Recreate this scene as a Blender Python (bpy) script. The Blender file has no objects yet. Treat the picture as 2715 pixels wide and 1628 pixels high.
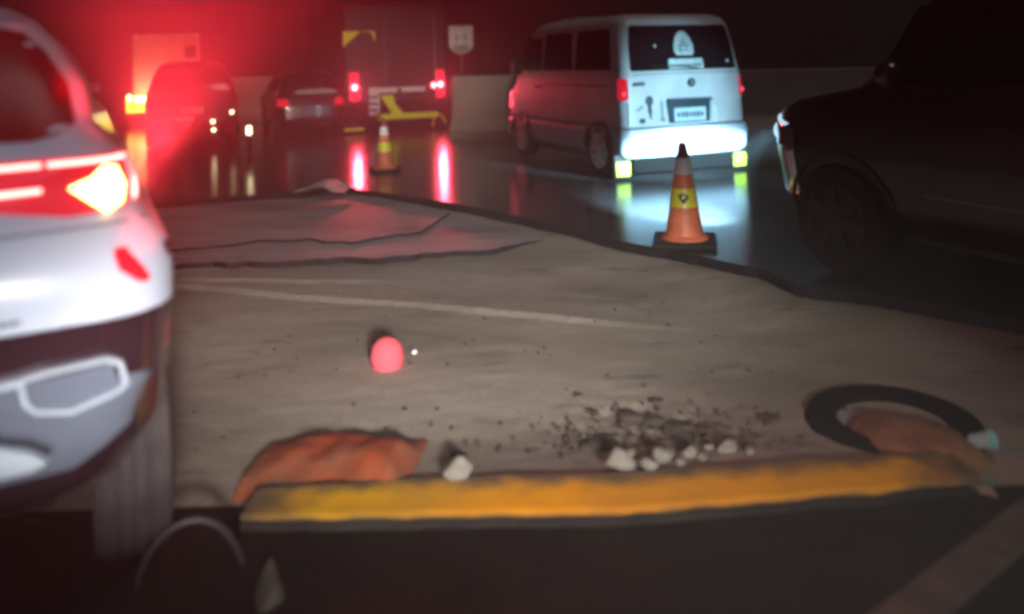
import bpy, bmesh, math, random
from mathutils import Vector, Matrix, noise
R = math.radians
sc = bpy.context.scene
col = sc.collection
random.seed(7)

# ------------------------------------------------------------------ camera
cam_d = bpy.data.cameras.new('camera')
cam = bpy.data.objects.new('camera', cam_d); col.objects.link(cam)
cam_d.sensor_width = 36.0
cam_d.lens = 29.09
cam_d.shift_y = -0.2424
cam_d.clip_start = 0.05; cam_d.clip_end = 2000
cam.matrix_world = Matrix.Translation((0, 0, 1.53)) @ Matrix.Rotation(R(90), 4, 'X') @ Matrix.Rotation(R(-1.5), 4, 'Z')
cam_d.dof.use_dof = True
cam_d.dof.focus_distance = 6.0
cam_d.dof.aperture_fstop = 0.7
sc.camera = cam

# ------------------------------------------------------------------ world, moonlight, exposure
w = bpy.data.worlds.new('World'); sc.world = w; w.use_nodes = True
nt = w.node_tree
sky = nt.nodes.new('ShaderNodeTexSky'); sky.sky_type = 'NISHITA'; sky.sun_disc = False
sky.sun_elevation = R(-4); sky.sun_rotation = R(150)
nt.links.new(sky.outputs[0], nt.nodes['Background'].inputs[0])
nt.nodes['Background'].inputs[1].default_value = 0.12
sd = bpy.data.lights.new('moonlight', 'SUN'); sd.energy = 0.3; sd.angle = R(25); sd.color = (1.0, 0.95, 0.88)
so = bpy.data.objects.new('moonlight', sd); col.objects.link(so)
so.rotation_euler = (R(12), R(22), 0)
vs = sc.view_settings
vs.view_transform = 'Standard'; vs.look = 'None'; vs.exposure = 0; vs.gamma = 1
sc.cycles.use_denoising = True
sc.cycles.max_bounces = 6; sc.cycles.volume_bounces = 0
sc.cycles.filter_width = 3.4
sc.cycles.sample_clamp_indirect = 4.0
sc.cycles.caustics_reflective = False; sc.cycles.caustics_refractive = False

def aim(o, tgt):
    d = Vector(tgt) - o.location
    o.rotation_euler = d.to_track_quat('-Z', 'Y').to_euler()
def spot(name, loc, tgt, power, colr, size, blend=1.0, rad=0.06, scl=(1, 1, 1), parent=None):
    l = bpy.data.lights.new(name, 'SPOT'); l.energy = power; l.color = colr
    l.spot_size = R(size); l.spot_blend = blend; l.shadow_soft_size = rad
    o = bpy.data.objects.new(name, l); col.objects.link(o)
    o.location = loc; aim(o, tgt); o.scale = scl
    if parent:
        bpy.context.view_layer.update()
        m = o.matrix_basis.copy(); o.parent = parent
        o.matrix_basis = parent.matrix_basis.inverted() @ m
    return o

# head lamps of the car the photograph is taken from, on the ground ahead of it, plus an added far spot
spot('headlamp_beam', (0.95, -2.5, 1.75), (-0.8, 6.2, -0.15), 4300, (1.0, 0.94, 0.94), 40, 1.0, 0.22, (0.98, 0.36, 1))
spot('headlamp_beam', (0.55, -2.5, 1.75), (0.10, 4.5, -0.15), 1100, (1.0, 0.95, 0.86), 40, 1.0, 0.22, (1.15, 0.34, 1))
spot('headlamp_beam', (-0.5, -0.9, 1.5), (-1.25, 2.15, 1.22), 95, (0.50, 0.76, 1.0), 46, 1.0, 0.08, (1.0, 0.75, 1))
spot('headlamp_beam', (0.35, -0.8, 1.3), (-3.35, 18.5, 1.25), 4800, (1.0, 0.93, 0.83), 24, 1.0, 0.08, (1, 0.52, 1))  # added spot that brightens the far truck and signs

# ------------------------------------------------------------------ materials
def mat(name, c, rough=0.5, metal=0.0, emit=None, es=0.0, var=0.0, vscale=3.0, bump=0.0, bscale=40.0, coat=0.0, spec=0.5, c2=None, detail=6.0, stretch=None):
    m = bpy.data.materials.new(name); m.use_nodes = True
    n = m.node_tree.nodes; L = m.node_tree.links; b = n['Principled BSDF']
    b.inputs['Base Color'].default_value = (*c, 1)
    b.inputs['Roughness'].default_value = rough; b.inputs['Metallic'].default_value = metal
    b.inputs['Coat Weight'].default_value = coat; b.inputs['Specular IOR Level'].default_value = spec
    b.inputs['Coat Roughness'].default_value = 0.06
    tc = n.new('ShaderNodeTexCoord'); src = tc.outputs['Object']
    if stretch:
        mp = n.new('ShaderNodeMapping'); mp.inputs['Scale'].default_value = stretch
        L.new(src, mp.inputs[0]); src = mp.outputs[0]
    if emit:
        b.inputs['Emission Color'].default_value = (*emit, 1); b.inputs['Emission Strength'].default_value = es
    if var or c2:
        nz = n.new('ShaderNodeTexNoise'); nz.inputs['Scale'].default_value = vscale; nz.inputs['Detail'].default_value = detail
        L.new(src, nz.inputs['Vector'])
        rp = n.new('ShaderNodeValToRGB')
        lo = c2 if c2 else tuple(x * (1 - var) for x in c)
        hi = c if c2 else tuple(min(1, x * (1 + var)) for x in c)
        rp.color_ramp.elements[0].position = 0.32; rp.color_ramp.elements[1].position = 0.68
        rp.color_ramp.elements[0].color = (*lo, 1); rp.color_ramp.elements[1].color = (*hi, 1)
        L.new(nz.outputs[0], rp.inputs[0]); L.new(rp.outputs[0], b.inputs['Base Color'])
    if bump:
        nb = n.new('ShaderNodeTexNoise'); nb.inputs['Scale'].default_value = bscale; nb.inputs['Detail'].default_value = 4
        L.new(src, nb.inputs['Vector'])
        bp = n.new('ShaderNodeBump'); bp.inputs['Strength'].default_value = bump; bp.inputs['Distance'].default_value = 0.02
        L.new(nb.outputs[0], bp.inputs['Height']); L.new(bp.outputs[0], b.inputs['Normal'])
    return m

M = {}
def ground_mat(name, base, dark, pale, stretch, rough=0.85, spec=0.25):
    m = bpy.data.materials.new(name); m.use_nodes = True
    n = m.node_tree.nodes; L = m.node_tree.links; b = n['Principled BSDF']; b.inputs['Roughness'].default_value = rough; b.inputs['Specular IOR Level'].default_value = spec
    tc = n.new('ShaderNodeTexCoord'); mp = n.new('ShaderNodeMapping'); mp.inputs['Scale'].default_value = stretch; L.new(tc.outputs['Object'], mp.inputs[0])
    def nz(scale, detail, src, lo, hi):
        t = n.new('ShaderNodeTexNoise'); t.inputs['Scale'].default_value = scale; t.inputs['Detail'].default_value = detail; L.new(src, t.inputs['Vector'])
        r = n.new('ShaderNodeMapRange'); r.inputs['From Min'].default_value = lo; r.inputs['From Max'].default_value = hi; L.new(t.outputs[0], r.inputs['Value']); return r.outputs[0], t.outputs[0]
    def mix(f, a, c, k=1.0):
        x = n.new('ShaderNodeMix'); x.data_type = 'RGBA'
        mm = n.new('ShaderNodeMath'); mm.operation = 'MULTIPLY'; mm.inputs[1].default_value = k; L.new(f, mm.inputs[0]); L.new(mm.outputs[0], x.inputs[0])
        if isinstance(a, tuple): x.inputs[6].default_value = (*a, 1)
        else: L.new(a, x.inputs[6])
        x.inputs[7].default_value = (*c, 1); return x.outputs[2]
    f1, _ = nz(0.9, 5, mp.outputs[0], 0.38, 0.66); f2, _ = nz(2.6, 8, mp.outputs[0], 0.50, 0.72); f3, t3 = nz(85, 3, tc.outputs['Object'], 0.52, 0.70); f4, _ = nz(5, 9, mp.outputs[0], 0.60, 0.74)
    c = mix(f1, base, dark); c = mix(f2, c, pale, 0.38); c = mix(f4, c, tuple(x * 0.45 for x in dark), 0.6); c = mix(f3, c, tuple(x * 0.5 for x in dark), 0.45)
    L.new(c, b.inputs['Base Color'])
    bp = n.new('ShaderNodeBump'); bp.inputs['Strength'].default_value = 0.35; bp.inputs['Distance'].default_value = 0.012; L.new(t3, bp.inputs['Height']); L.new(bp.outputs[0], b.inputs['Normal'])
    return m
M['dug'] = ground_mat('dusty_road_base', (0.36, 0.305, 0.25), (0.24, 0.205, 0.165), (0.46, 0.41, 0.35), (0.6, 1.5, 1))
M['layer'] = ground_mat('old_road_layer', (0.44, 0.37, 0.36), (0.28, 0.23, 0.23), (0.58, 0.52, 0.50), (0.5, 2.2, 1), 0.5, 0.6)
M['wet'] = mat('wet_asphalt', (0.06, 0.06, 0.061), 0.16, var=0.35, vscale=2.0, bump=0.10, bscale=9, spec=0.65, stretch=(1.0, 2.6, 1))
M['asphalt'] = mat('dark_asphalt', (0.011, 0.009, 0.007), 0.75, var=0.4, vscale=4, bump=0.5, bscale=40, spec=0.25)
M['slabside'] = mat('asphalt_edge_with_shade', (0.006, 0.0055, 0.006), 0.8, var=0.5, vscale=12, bump=0.6, bscale=30)  # shade on the broken faces is put into this very dark colour
M['kerb_paint'] = mat('amber_kerb_paint', (0.52, 0.25, 0.022), 0.65, c2=(0.27, 0.155, 0.05), vscale=3.2, bump=0.35, bscale=30, detail=10)
M['kerb_conc'] = mat('dark_kerb_concrete', (0.014, 0.011, 0.007), 0.8, var=0.5, vscale=6, bump=0.5, bscale=30)  # very dark base colour for the kerb below its paint
M['concrete'] = mat('barrier_concrete', (0.46, 0.375, 0.31), 0.8, var=0.25, vscale=0.8, bump=0.3, bscale=15)
M['oldconc'] = mat('grey_concrete', (0.10, 0.088, 0.07), 0.8, var=0.3, vscale=8, bump=0.4, bscale=25)
M['redtrim'] = mat('red_door_trim', (0.85, 0.33, 0.30), 0.7, var=0.25, vscale=10, bump=0.3, bscale=40)
M['nearblack'] = mat('seal_and_shade_black', (0.004, 0.004, 0.004), 0.95, spec=0.05)  # near-black for the seal strip and the painted shade under the van
M['white'] = mat('white_car_paint', (0.60, 0.66, 0.76), 0.28, var=0.05, vscale=3, coat=0.5)
M['vanwhite'] = mat('white_van_paint', (0.62, 0.63, 0.65), 0.35, var=0.08, vscale=4, coat=0.3)
M['silver'] = mat('satin_silver', (0.55, 0.63, 0.70), 0.28, 0.2)
M['chrome'] = mat('chrome', (0.85, 0.88, 0.9), 0.12, 1.0)
M['blackplastic'] = mat('black_plastic', (0.012, 0.011, 0.012), 0.45, bump=0.1, bscale=80)
M['gloss'] = mat('gloss_dark_plastic', (0.025, 0.015, 0.02), 0.12, coat=0.8)
M['greyplastic'] = mat('grey_plastic', (0.12, 0.14, 0.18), 0.22, var=0.1)
M['glass'] = mat('tinted_glass', (0.012, 0.011, 0.014), 0.06, spec=0.7)
M['glowglass'] = mat('glass_painted_red_glow', (0.26, 0.012, 0.018), 0.25, spec=0.25)  # red tail-lamp glow on the glass is put into its colour
M['rubber'] = mat('rubber', (0.012, 0.011, 0.011), 0.8, bump=0.3, bscale=60)
M['tyreblack'] = mat('old_tyre_rubber', (0.010, 0.008, 0.007), 0.95, bump=0.4, bscale=50, spec=0.05)
M['dusty_rubber'] = mat('mud_caked_rubber', (0.042, 0.034, 0.033), 0.9, c2=(0.022, 0.019, 0.019), vscale=9, bump=0.5, bscale=50)
M['alloy'] = mat('pale_hubcap', (0.88, 0.92, 0.95), 0.3, 0.0)
M['redlens'] = mat('red_lens_lit', (0.45, 0.01, 0.02), 0.15, emit=(1.0, 0.02, 0.05), es=0.55, coat=0.5)
M['redcluster'] = mat('red_cluster_lit', (0.45, 0.01, 0.02), 0.15, emit=(1.0, 0.02, 0.06), es=1.1)
M['redlamp'] = mat('red_lamp_lit', (0.5, 0.02, 0.04), 0.2, emit=(1.0, 0.07, 0.13), es=2.0)
M['redhot'] = mat('brake_lamp_lit', (0.5, 0.02, 0.04), 0.2, emit=(1.0, 0.22, 0.25), es=9)
M['whitebar'] = mat('tail_light_bar_lit', (0.6, 0.2, 0.2), 0.2, emit=(1.0, 0.60, 0.52), es=3.2)
M['amber'] = mat('indicator_lit', (0.7, 0.3, 0.02), 0.2, emit=(1.0, 0.68, 0.20), es=9)
M['amberdim'] = mat('amber_lamp_lit', (0.8, 0.5, 0.05), 0.2, emit=(1.0, 0.72, 0.06), es=2.2)
M['paleamber'] = mat('pale_glow_lit', (0.8, 0.7, 0.4), 0.2, emit=(1.0, 0.9, 0.5), es=5)  # emits; on reflectors it stands in for returned light
M['headlamp'] = mat('headlamp_lit', (0.7, 0.8, 0.85), 0.1, emit=(0.6, 0.85, 1.0), es=0.9)
M['darkred'] = mat('dark_red_paint', (0.07, 0.006, 0.01), 0.5, coat=0.0)
M['darkcar'] = mat('dark_car_paint', (0.022, 0.015, 0.018), 0.28, coat=0.6)
M['blackcar'] = mat('black_brown_paint', (0.020, 0.015, 0.015), 0.35, var=0.2, vscale=1.5, coat=0.3)
M['truckgrey'] = mat('truck_dark_panel', (0.02, 0.014, 0.016), 0.55, var=0.2)
M['truckpale'] = mat('truck_pale_panel', (0.42, 0.33, 0.24), 0.6, var=0.15)
M['plate'] = mat('number_plate_white', (0.75, 0.76, 0.74), 0.4)
M['plateblue'] = mat('number_plate_blue_white', (0.55, 0.70, 0.80), 0.4)
M['ink'] = mat('dark_ink', (0.02, 0.05, 0.07), 0.5)
M['sticker'] = mat('pale_sticker', (0.55, 0.66, 0.66), 0.5, var=0.25, vscale=18)
M['yellow'] = mat('yellow_reflector', (0.86, 0.80, 0.06), 0.35, var=0.08, vscale=20)
M['lime'] = mat('lime_reflector', (0.72, 0.88, 0.05), 0.35, var=0.08, vscale=20)
M['ychevron'] = mat('dull_yellow_sign', (0.92, 0.72, 0.05), 0.45)
M['orange'] = mat('cone_orange', (0.78, 0.20, 0.09), 0.5, var=0.15, vscale=9)
M['conetip'] = mat('cone_dirty_tip', (0.20, 0.07, 0.05), 0.6, var=0.3, vscale=20)
M['conewhite'] = mat('cone_white_band', (0.82, 0.82, 0.84), 0.35, var=0.08, vscale=20)
M['green'] = mat('sign_green', (0.12, 0.36, 0.24), 0.5)
M['signwhite'] = mat('sign_white', (0.85, 0.85, 0.76), 0.5, var=0.08, vscale=12)
M['signgrey'] = mat('galvanised_post', (0.25, 0.25, 0.26), 0.5, 0.5)
M['stone'] = mat('pale_stone', (0.21, 0.20, 0.165), 0.85, var=0.25, vscale=14, bump=0.6, bscale=40)
M['earth'] = mat('dark_earth_clod', (0.075, 0.058, 0.044), 0.95, var=0.4, vscale=20, bump=0.7, bscale=50)
M['redearth'] = mat('reddish_earth', (0.24, 0.11, 0.06), 0.95, var=0.35, vscale=8, bump=0.6, bscale=30)
M['orangeplastic'] = mat('orange_plastic_sheet', (0.42, 0.085, 0.03), 0.55, c2=(0.22, 0.09, 0.05), vscale=5, bump=0.3, bscale=14)
M['palesheet'] = mat('pale_plastic_sheet', (0.60, 0.62, 0.62), 0.5, var=0.15, vscale=10)
M['bluecup'] = mat('pale_blue_plastic', (0.35, 0.62, 0.62), 0.3)
M['hose'] = mat('black_hose_rubber', (0.03, 0.025, 0.026), 0.5)

# ------------------------------------------------------------------ mesh helpers
class MB:
    def __init__(s): s.v = []; s.f = []
    def add(s, vs, fs):
        o = len(s.v); s.v += [tuple(p) for p in vs]; s.f += [tuple(i + o for i in f) for f in fs]; return s
    def box(s, x0, x1, y0, y1, z0, z1):
        vs = [(x, y, z) for z in (z0, z1) for y in (y0, y1) for x in (x0, x1)]
        return s.add(vs, [(0, 2, 3, 1), (4, 5, 7, 6), (0, 1, 5, 4), (2, 6, 7, 3), (0, 4, 6, 2), (1, 3, 7, 5)])
    def prism(s, poly, y0, y1):          # poly in (x,z), extruded along y
        n = len(poly)
        vs = [(x, y0, z) for x, z in poly] + [(x, y1, z) for x, z in poly]
        return s.add(vs, [tuple(range(n)), tuple(range(2 * n - 1, n - 1, -1))] + [(i, i + n, (i + 1) % n + n, (i + 1) % n) for i in range(n)])
    def tube(s, path, r, n=8, closed=False):
        P = [Vector(p) for p in path]; k = len(P); rings = []
        rr = r if isinstance(r, (list, tuple)) else [r] * k
        for i, p in enumerate(P):
            a = P[(i - 1) % k] if (closed or i) else p; b = P[(i + 1) % k] if (closed or i < k - 1) else p
            t = (b - a).normalized(); q = t.to_track_quat('Z', 'Y')
            rings.append([p + q @ Vector((math.cos(2 * math.pi * j / n) * rr[i], math.sin(2 * math.pi * j / n) * rr[i], 0)) for j in range(n)])
        vs = [p for g in rings for p in g]; fs = []
        for i in range(k if closed else k - 1):
            for j in range(n):
                a, b = i * n, ((i + 1) % k) * n
                fs.append((a + j, a + (j + 1) % n, b + (j + 1) % n, b + j))
        if not closed: fs += [tuple(range(n - 1, -1, -1)), tuple(range((k - 1) * n, k * n))]
        return s.add(vs, fs)
    def lathe(s, prof, n=32, axis='Z', c=(0, 0, 0), caps=True):   # prof: (r, h)
        vs = []; c = Vector(c)
        for r, h in prof:
            for j in range(n):
                a = 2 * math.pi * j / n; x, y = r * math.cos(a), r * math.sin(a)
                vs.append(c + (Vector((x, y, h)) if axis == 'Z' else Vector((h, x, y)) if axis == 'X' else Vector((x, h, y))))
        fs = []
        for i in range(len(prof) - 1):
            for j in range(n): fs.append((i * n + j, i * n + (j + 1) % n, (i + 1) * n + (j + 1) % n, (i + 1) * n + j))
        if caps: fs += [tuple(range(n - 1, -1, -1)), tuple(range((len(prof) - 1) * n, len(prof) * n))]
        return s.add(vs, fs)
    def grid(s, G, inward, th):           # G[row][col] of Vectors, thickened along 'inward'
        r, c = len(G), len(G[0]); d = Vector(inward) * th
        vs = [p for g in G for p in g]; fs = [(i * c + j, i * c + j + 1, (i + 1) * c + j + 1, (i + 1) * c + j) for i in range(r - 1) for j in range(c - 1)]
        edge = [(0, j) for j in range(c)] + [(i, c - 1) for i in range(1, r)] + [(r - 1, j) for j in range(c - 2, -1, -1)] + [(i, 0) for i in range(r - 2, 0, -1)]
        base = len(vs); k = len(edge)
        vs = vs + [G[i][j] + d for i, j in edge]
        for q in range(k):
            a = edge[q][0] * c + edge[q][1]; b = edge[(q + 1) % k][0] * c + edge[(q + 1) % k][1]
            fs.append((a, b, base + (q + 1) % k, base + q))
        return s.add(vs, fs)
    def build(s, name, m, parent=None, smooth=None, bevel=0, seg=2):
        me = bpy.data.meshes.new(name); me.from_pydata(s.v, [], s.f)
        bm = bmesh.new(); bm.from_mesh(me)
        bmesh.ops.recalc_face_normals(bm, faces=bm.faces); bm.to_mesh(me); bm.free()
        me.materials.append(M[m] if isinstance(m, str) else m)
        o = bpy.data.objects.new(name, me); col.objects.link(o)
        if parent: o.parent = parent
        if smooth is not None:
            for p in me.polygons: p.use_smooth = True
            me.set_sharp_from_angle(angle=R(smooth))
        if bevel:
            b = o.modifiers.new('bevel', 'BEVEL'); b.width = bevel; b.segments = seg; b.limit_method = 'ANGLE'; b.angle_limit = R(35)
        return o
def tag(o, label=None, cat=None, group=None, kind=None):
    if label: o['label'] = label
    if cat: o['category'] = cat
    if group: o['group'] = group
    if kind: o['kind'] = kind
    return o
def empty(name, loc, rz, label, cat, group=None):
    o = bpy.data.objects.new(name, None); col.objects.link(o)
    o.location = loc; o.rotation_euler = (0, 0, R(rz)); o.empty_display_size = 0.2
    return tag(o, label, cat, group)

class Shell:
    """A vehicle skin: rounded rectangular outlines stacked up in z; y runs forward from the rear."""
    def __init__(s, lv, crown=0.05):   # rows: z, half width, y rear, y front, rear corner radius, front corner radius
        s.lv = lv; s.c = crown
    def at(s, z):
        L = s.lv
        if z <= L[0][0]: return L[0][1:]
        for a, b in zip(L, L[1:]):
            if z <= b[0]:
                t = (z - a[0]) / (b[0] - a[0]); return tuple(p + (q - p) * t for p, q in zip(a[1:], b[1:]))
        return L[-1][1:]
    def rear(s, x, z, off=0.0):
        w, yr, yf, rr, rf = s.at(z); a = abs(x); sg = 1 if x >= 0 else -1; a = min(a, w - 0.001)
        y = yr + s.c * (a / w) ** 2
        if a > w - rr:
            q = (a - (w - rr)) / rr; y += rr - math.sqrt(max(0, rr * rr - (q * rr) ** 2))
            n = Vector((sg * q, -math.sqrt(max(0, 1 - q * q)), 0))
        else: n = Vector((0, -1, 0))
        return Vector((sg * a, y, z)) + n * off
    def front(s, x, z, off=0.0):
        w, yr, yf, rr, rf = s.at(z); a = min(abs(x), w - 0.001); sg = 1 if x >= 0 else -1
        y = yf - s.c * (a / w) ** 2
        if a > w - rf:
            q = (a - (w - rf)) / rf; y -= rf - math.sqrt(max(0, rf * rf - (q * rf) ** 2)); n = Vector((sg * q, math.sqrt(max(0, 1 - q * q)), 0))
        else: n = Vector((0, 1, 0))
        return Vector((sg * a, y, z)) + n * off
    def side(s, sg, y, z, off=0.0):
        w = s.at(z)[0]; return Vector((sg * (w + off), y, z))
    def ring(s, z):
        w, yr, yf, rr, rf = s.at(z); c = s.c
        pts = []
        for i in range(9): pts.append((-(w - rr) + 2 * (w - rr) * i / 8, None, 'r'))
        out = [Vector((x, yr + c * (abs(x) / w) ** 2, z)) for x, _, _ in pts]
        for i in range(1, 8):
            a = R(90 * i / 8); out.append(Vector((w - rr + rr * math.sin(a), yr + c * ((w - rr + rr * math.sin(a)) / w) ** 2 + rr - rr * math.cos(a), z)))
        y0, y1 = yr + c + rr, yf - c - rf
        for i in range(13): out.append(Vector((w, y0 + (y1 - y0) * i / 12, z)))
        for i in range(1, 8):
            a = R(90 * i / 8); x = w - rf + rf * math.cos(a); out.append(Vector((x, yf - c * (x / w) ** 2 - rf + rf * math.sin(a), z)))
        half = out[:]
        m = [Vector((-p.x, p.y, p.z)) for p in half[9:]][::-1]
        fr = []
        for i in range(9):
            x = (w - rf) - 2 * (w - rf) * i / 8; fr.append(Vector((x, yf - c * (abs(x) / w) ** 2, z)))
        return half + fr + m
    def mesh(s, zs, cap=True):
        zz = []
        for a, b in zip(zs, zs[1:]):
            k = max(1, int(round((b - a) / 0.06))); zz += [a + (b - a) * i / k for i in range(k)]
        zz.append(zs[-1])
        rings = [s.ring(z) for z in zz]; n = len(rings[0]); mb = MB()
        vs = [p for g in rings for p in g]
        fs = [(i * n + j, i * n + (j + 1) % n, (i + 1) * n + (j + 1) % n, (i + 1) * n + j) for i in range(len(zz) - 1) for j in range(n)]
        if cap: fs += [tuple(range(n - 1, -1, -1)), tuple(range((len(zz) - 1) * n, len(zz) * n))]
        return mb.add(vs, fs)
    def patch(s, rows, face='rear', off=0.006, th=0.012, nc=14, mb=None, sg=-1):
        """rows: (z, a0, a1): x range on the rear or front, y range on a side"""
        mb = mb or MB(); rr = []
        for (z0, a0, a1), (z1, b0, b1) in zip(rows, rows[1:]):
            k = max(1, int(abs(z1 - z0) / 0.04))
            rr += [(z0 + (z1 - z0) * i / k, a0 + (b0 - a0) * i / k, a1 + (b1 - a1) * i / k) for i in range(k)]
        rr.append(rows[-1]); G = []
        for z, a, b in rr:
            G.append([(s.rear(a + (b - a) * j / nc, z, off) if face == 'rear' else s.front(a + (b - a) * j / nc, z, off) if face == 'front' else s.side(sg, a + (b - a) * j / nc, z, off)) for j in range(nc + 1)])
        inw = (0, 1, 0) if face == 'rear' else (0, -1, 0) if face == 'front' else (-sg, 0, 0)
        return mb.grid(G, inw, th)
    def ribbon(s, pts, wd, face='rear', off=0.012, th=0.014, mb=None):
        """a thin bar along pts (x,z) on the rear"""
        mb = mb or MB(); P = []
        for (x0, z0), (x1, z1) in zip(pts, pts[1:]):
            P += [(x0 + (x1 - x0) * i / 6, z0 + (z1 - z0) * i / 6) for i in range(6)]
        P.append(pts[-1]); G = [[], []]
        for i, (x, z) in enumerate(P):
            a = P[max(0, i - 1)]; b = P[min(len(P) - 1, i + 1)]; t = Vector((b[0] - a[0], b[1] - a[1])).normalized()
            n = Vector((-t.y, t.x)) * wd / 2
            f = s.rear if face == 'rear' else s.front
            G[0].append(f(x + n.x, z + n.y, off)); G[1].append(f(x - n.x, z - n.y, off))
        return mb.grid(G, (0, 1, 0) if face == 'rear' else (0, -1, 0), th)

def wheel(parent, x, y, r, wd, rim='alloy', tyre='rubber', spokes=5, sg=-1):
    """tyre mesh with its rim as a child; outer face towards sg*x"""
    mb = MB(); h = wd / 2
    mb.lathe([(r * 0.62, -h * 0.9), (r * 0.80, -h), (r * 0.93, -h * 0.95), (r * 0.98, -h * 0.75), (r * 0.995, -h * 0.45), (r * 0.965, -h * 0.42), (r * 0.965, -h * 0.34), (r, -h * 0.31), (r, -h * 0.05), (r * 0.965, -h * 0.03), (r * 0.965, h * 0.03), (r, h * 0.05), (r, h * 0.31), (r * 0.965, h * 0.34), (r * 0.965, h * 0.42), (r * 0.995, h * 0.45), (r * 0.98, h * 0.75), (r * 0.95, h * 0.92), (r * 0.80, h), (r * 0.62, h * 0.9)], 36, 'X', (x, y, r))
    o = mb.build('wheel', tyre, parent, 40)
    m2 = MB(); xo = x + sg * h
    m2.lathe([(r * 0.66, xo - sg * 0.03), (r * 0.66, xo + sg * 0.002), (r * 0.58, xo + sg * 0.006), (r * 0.55, xo - sg * 0.03)], 30, 'X', (0, y, r), caps=False)
    m2.lathe([(r * 0.17, xo - sg * 0.03), (r * 0.17, xo + sg * 0.004), (r * 0.1, xo + sg * 0.012), (0.003, xo + sg * 0.012)], 16, 'X', (0, y, r), caps=False)
    for k in range(spokes):
        a = 2 * math.pi * (k + 0.25) / spokes; ca, sa = math.cos(a), math.sin(a); q = r * (0.11 if spokes <= 6 else 0.07)
        vs = []
        for rad, ww in ((r * 0.1, q), (r * 0.6, q * 1.35)):
            for e in (-1, 1):
                for dx in (-0.03, 0.004):
                    vs.append((xo + sg * dx, y + rad * ca - e * ww * sa, r + rad * sa + e * ww * ca))
        m2.add(vs, [(0, 1, 3, 2), (4, 6, 7, 5), (0, 4, 5, 1), (2, 3, 7, 6), (0, 2, 6, 4), (1, 5, 7, 3)])
    m2.build('rim', rim, o, 35)
    m3 = MB(); m3.lathe([(0.003, xo - sg * 0.028), (r * 0.6, xo - sg * 0.028)], 24, 'X', (0, y, r), caps=False); m3.build('brake_disc', 'blackplastic', o)
    return o
def arch(sh, parent, sg, y, r, zc):
    """dark wheel opening set just proud of the body side"""
    mb = MB(); n = 22; vs = []
    for i in range(n + 1):
        a = R(-20 + 220 * i / n)
        for rr in (r * 1.13, r * 1.20):
            yy, zz = y + rr * math.cos(a), zc + rr * math.sin(a); zz = max(zz, sh.lv[0][0] + 0.01)
            vs.append(sh.side(sg, yy, zz, 0.016))
    c = len(vs); vs.append(sh.side(sg, y, zc, 0.004))
    G = [[vs[2 * i + 1] for i in range(n + 1)], [vs[2 * i] for i in range(n + 1)]]
    mb.grid(G, (-sg, 0, 0), 0.02)
    m2 = [vs[2 * i] - Vector((sg * 0.010, 0, 0)) for i in range(n + 1)]
    mb.add(m2 + [vs[c]], [(i, i + 1, n + 1) for i in range(n)])
    return mb.build('wheel_arch', 'blackplastic', parent, 40)

# ------------------------------------------------------------------ ground and roads
def fill_slab(name, near, far, z0, z1, m, mside=None, jag=0.0, sub=8):
    """slab whose near edge is a ragged line; near and far are polylines from right to left"""
    pts = []
    for (a, b) in zip(near, near[1:]):
        L = math.dist(a, b); k = max(1, min(60, int(L / 0.07)))
        if max(abs(a[0]), abs(b[0]), abs(a[1]), abs(b[1])) > 14: k = 1
        for i in range(k):
            t = i / k; x = a[0] + (b[0] - a[0]) * t; y = a[1] + (b[1] - a[1]) * t
            e = jag * (noise.noise((x * 2.1, y * 2.1, 3)) * 1.0 + 0.5 * noise.noise((x * 7, y * 7, 9))); pts.append((x, y + e))
    pts.append(near[-1])
    poly = pts + list(far)
    n = len(poly); mb = MB()
    mb.add([(x, y, z1) for x, y in poly], [tuple(range(n))])
    o = mb.build(name, m)
    o.data.materials.append(M[mside or m])
    bm = bmesh.new(); bm.from_mesh(o.data)
    bmesh.ops.triangulate(bm, faces=bm.faces[:])
    for f in bm.faces:
        if f.normal.z < 0: f.normal_flip()
    bm.verts.ensure_lookup_table(); k = len(pts)
    top = [bm.verts[i] for i in range(n)]
    low = [bm.verts.new((v.co.x, v.co.y - 0.012 * (i < k), z0)) for i, v in enumerate(top)]
    for i in range(n):
        f = bm.faces.new((top[i], top[(i + 1) % n], low[(i + 1) % n], low[i])); f.material_index = 1
    bm.to_mesh(o.data); bm.free()
    return o

mb = MB(); mb.add([(-62, -6, -0.24), (48, -6, -0.24), (48, 62, -0.24), (-62, 62, -0.24)], [(0, 1, 2, 3)])
tag(mb.build('ground', 'asphalt'), kind='structure')

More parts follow.
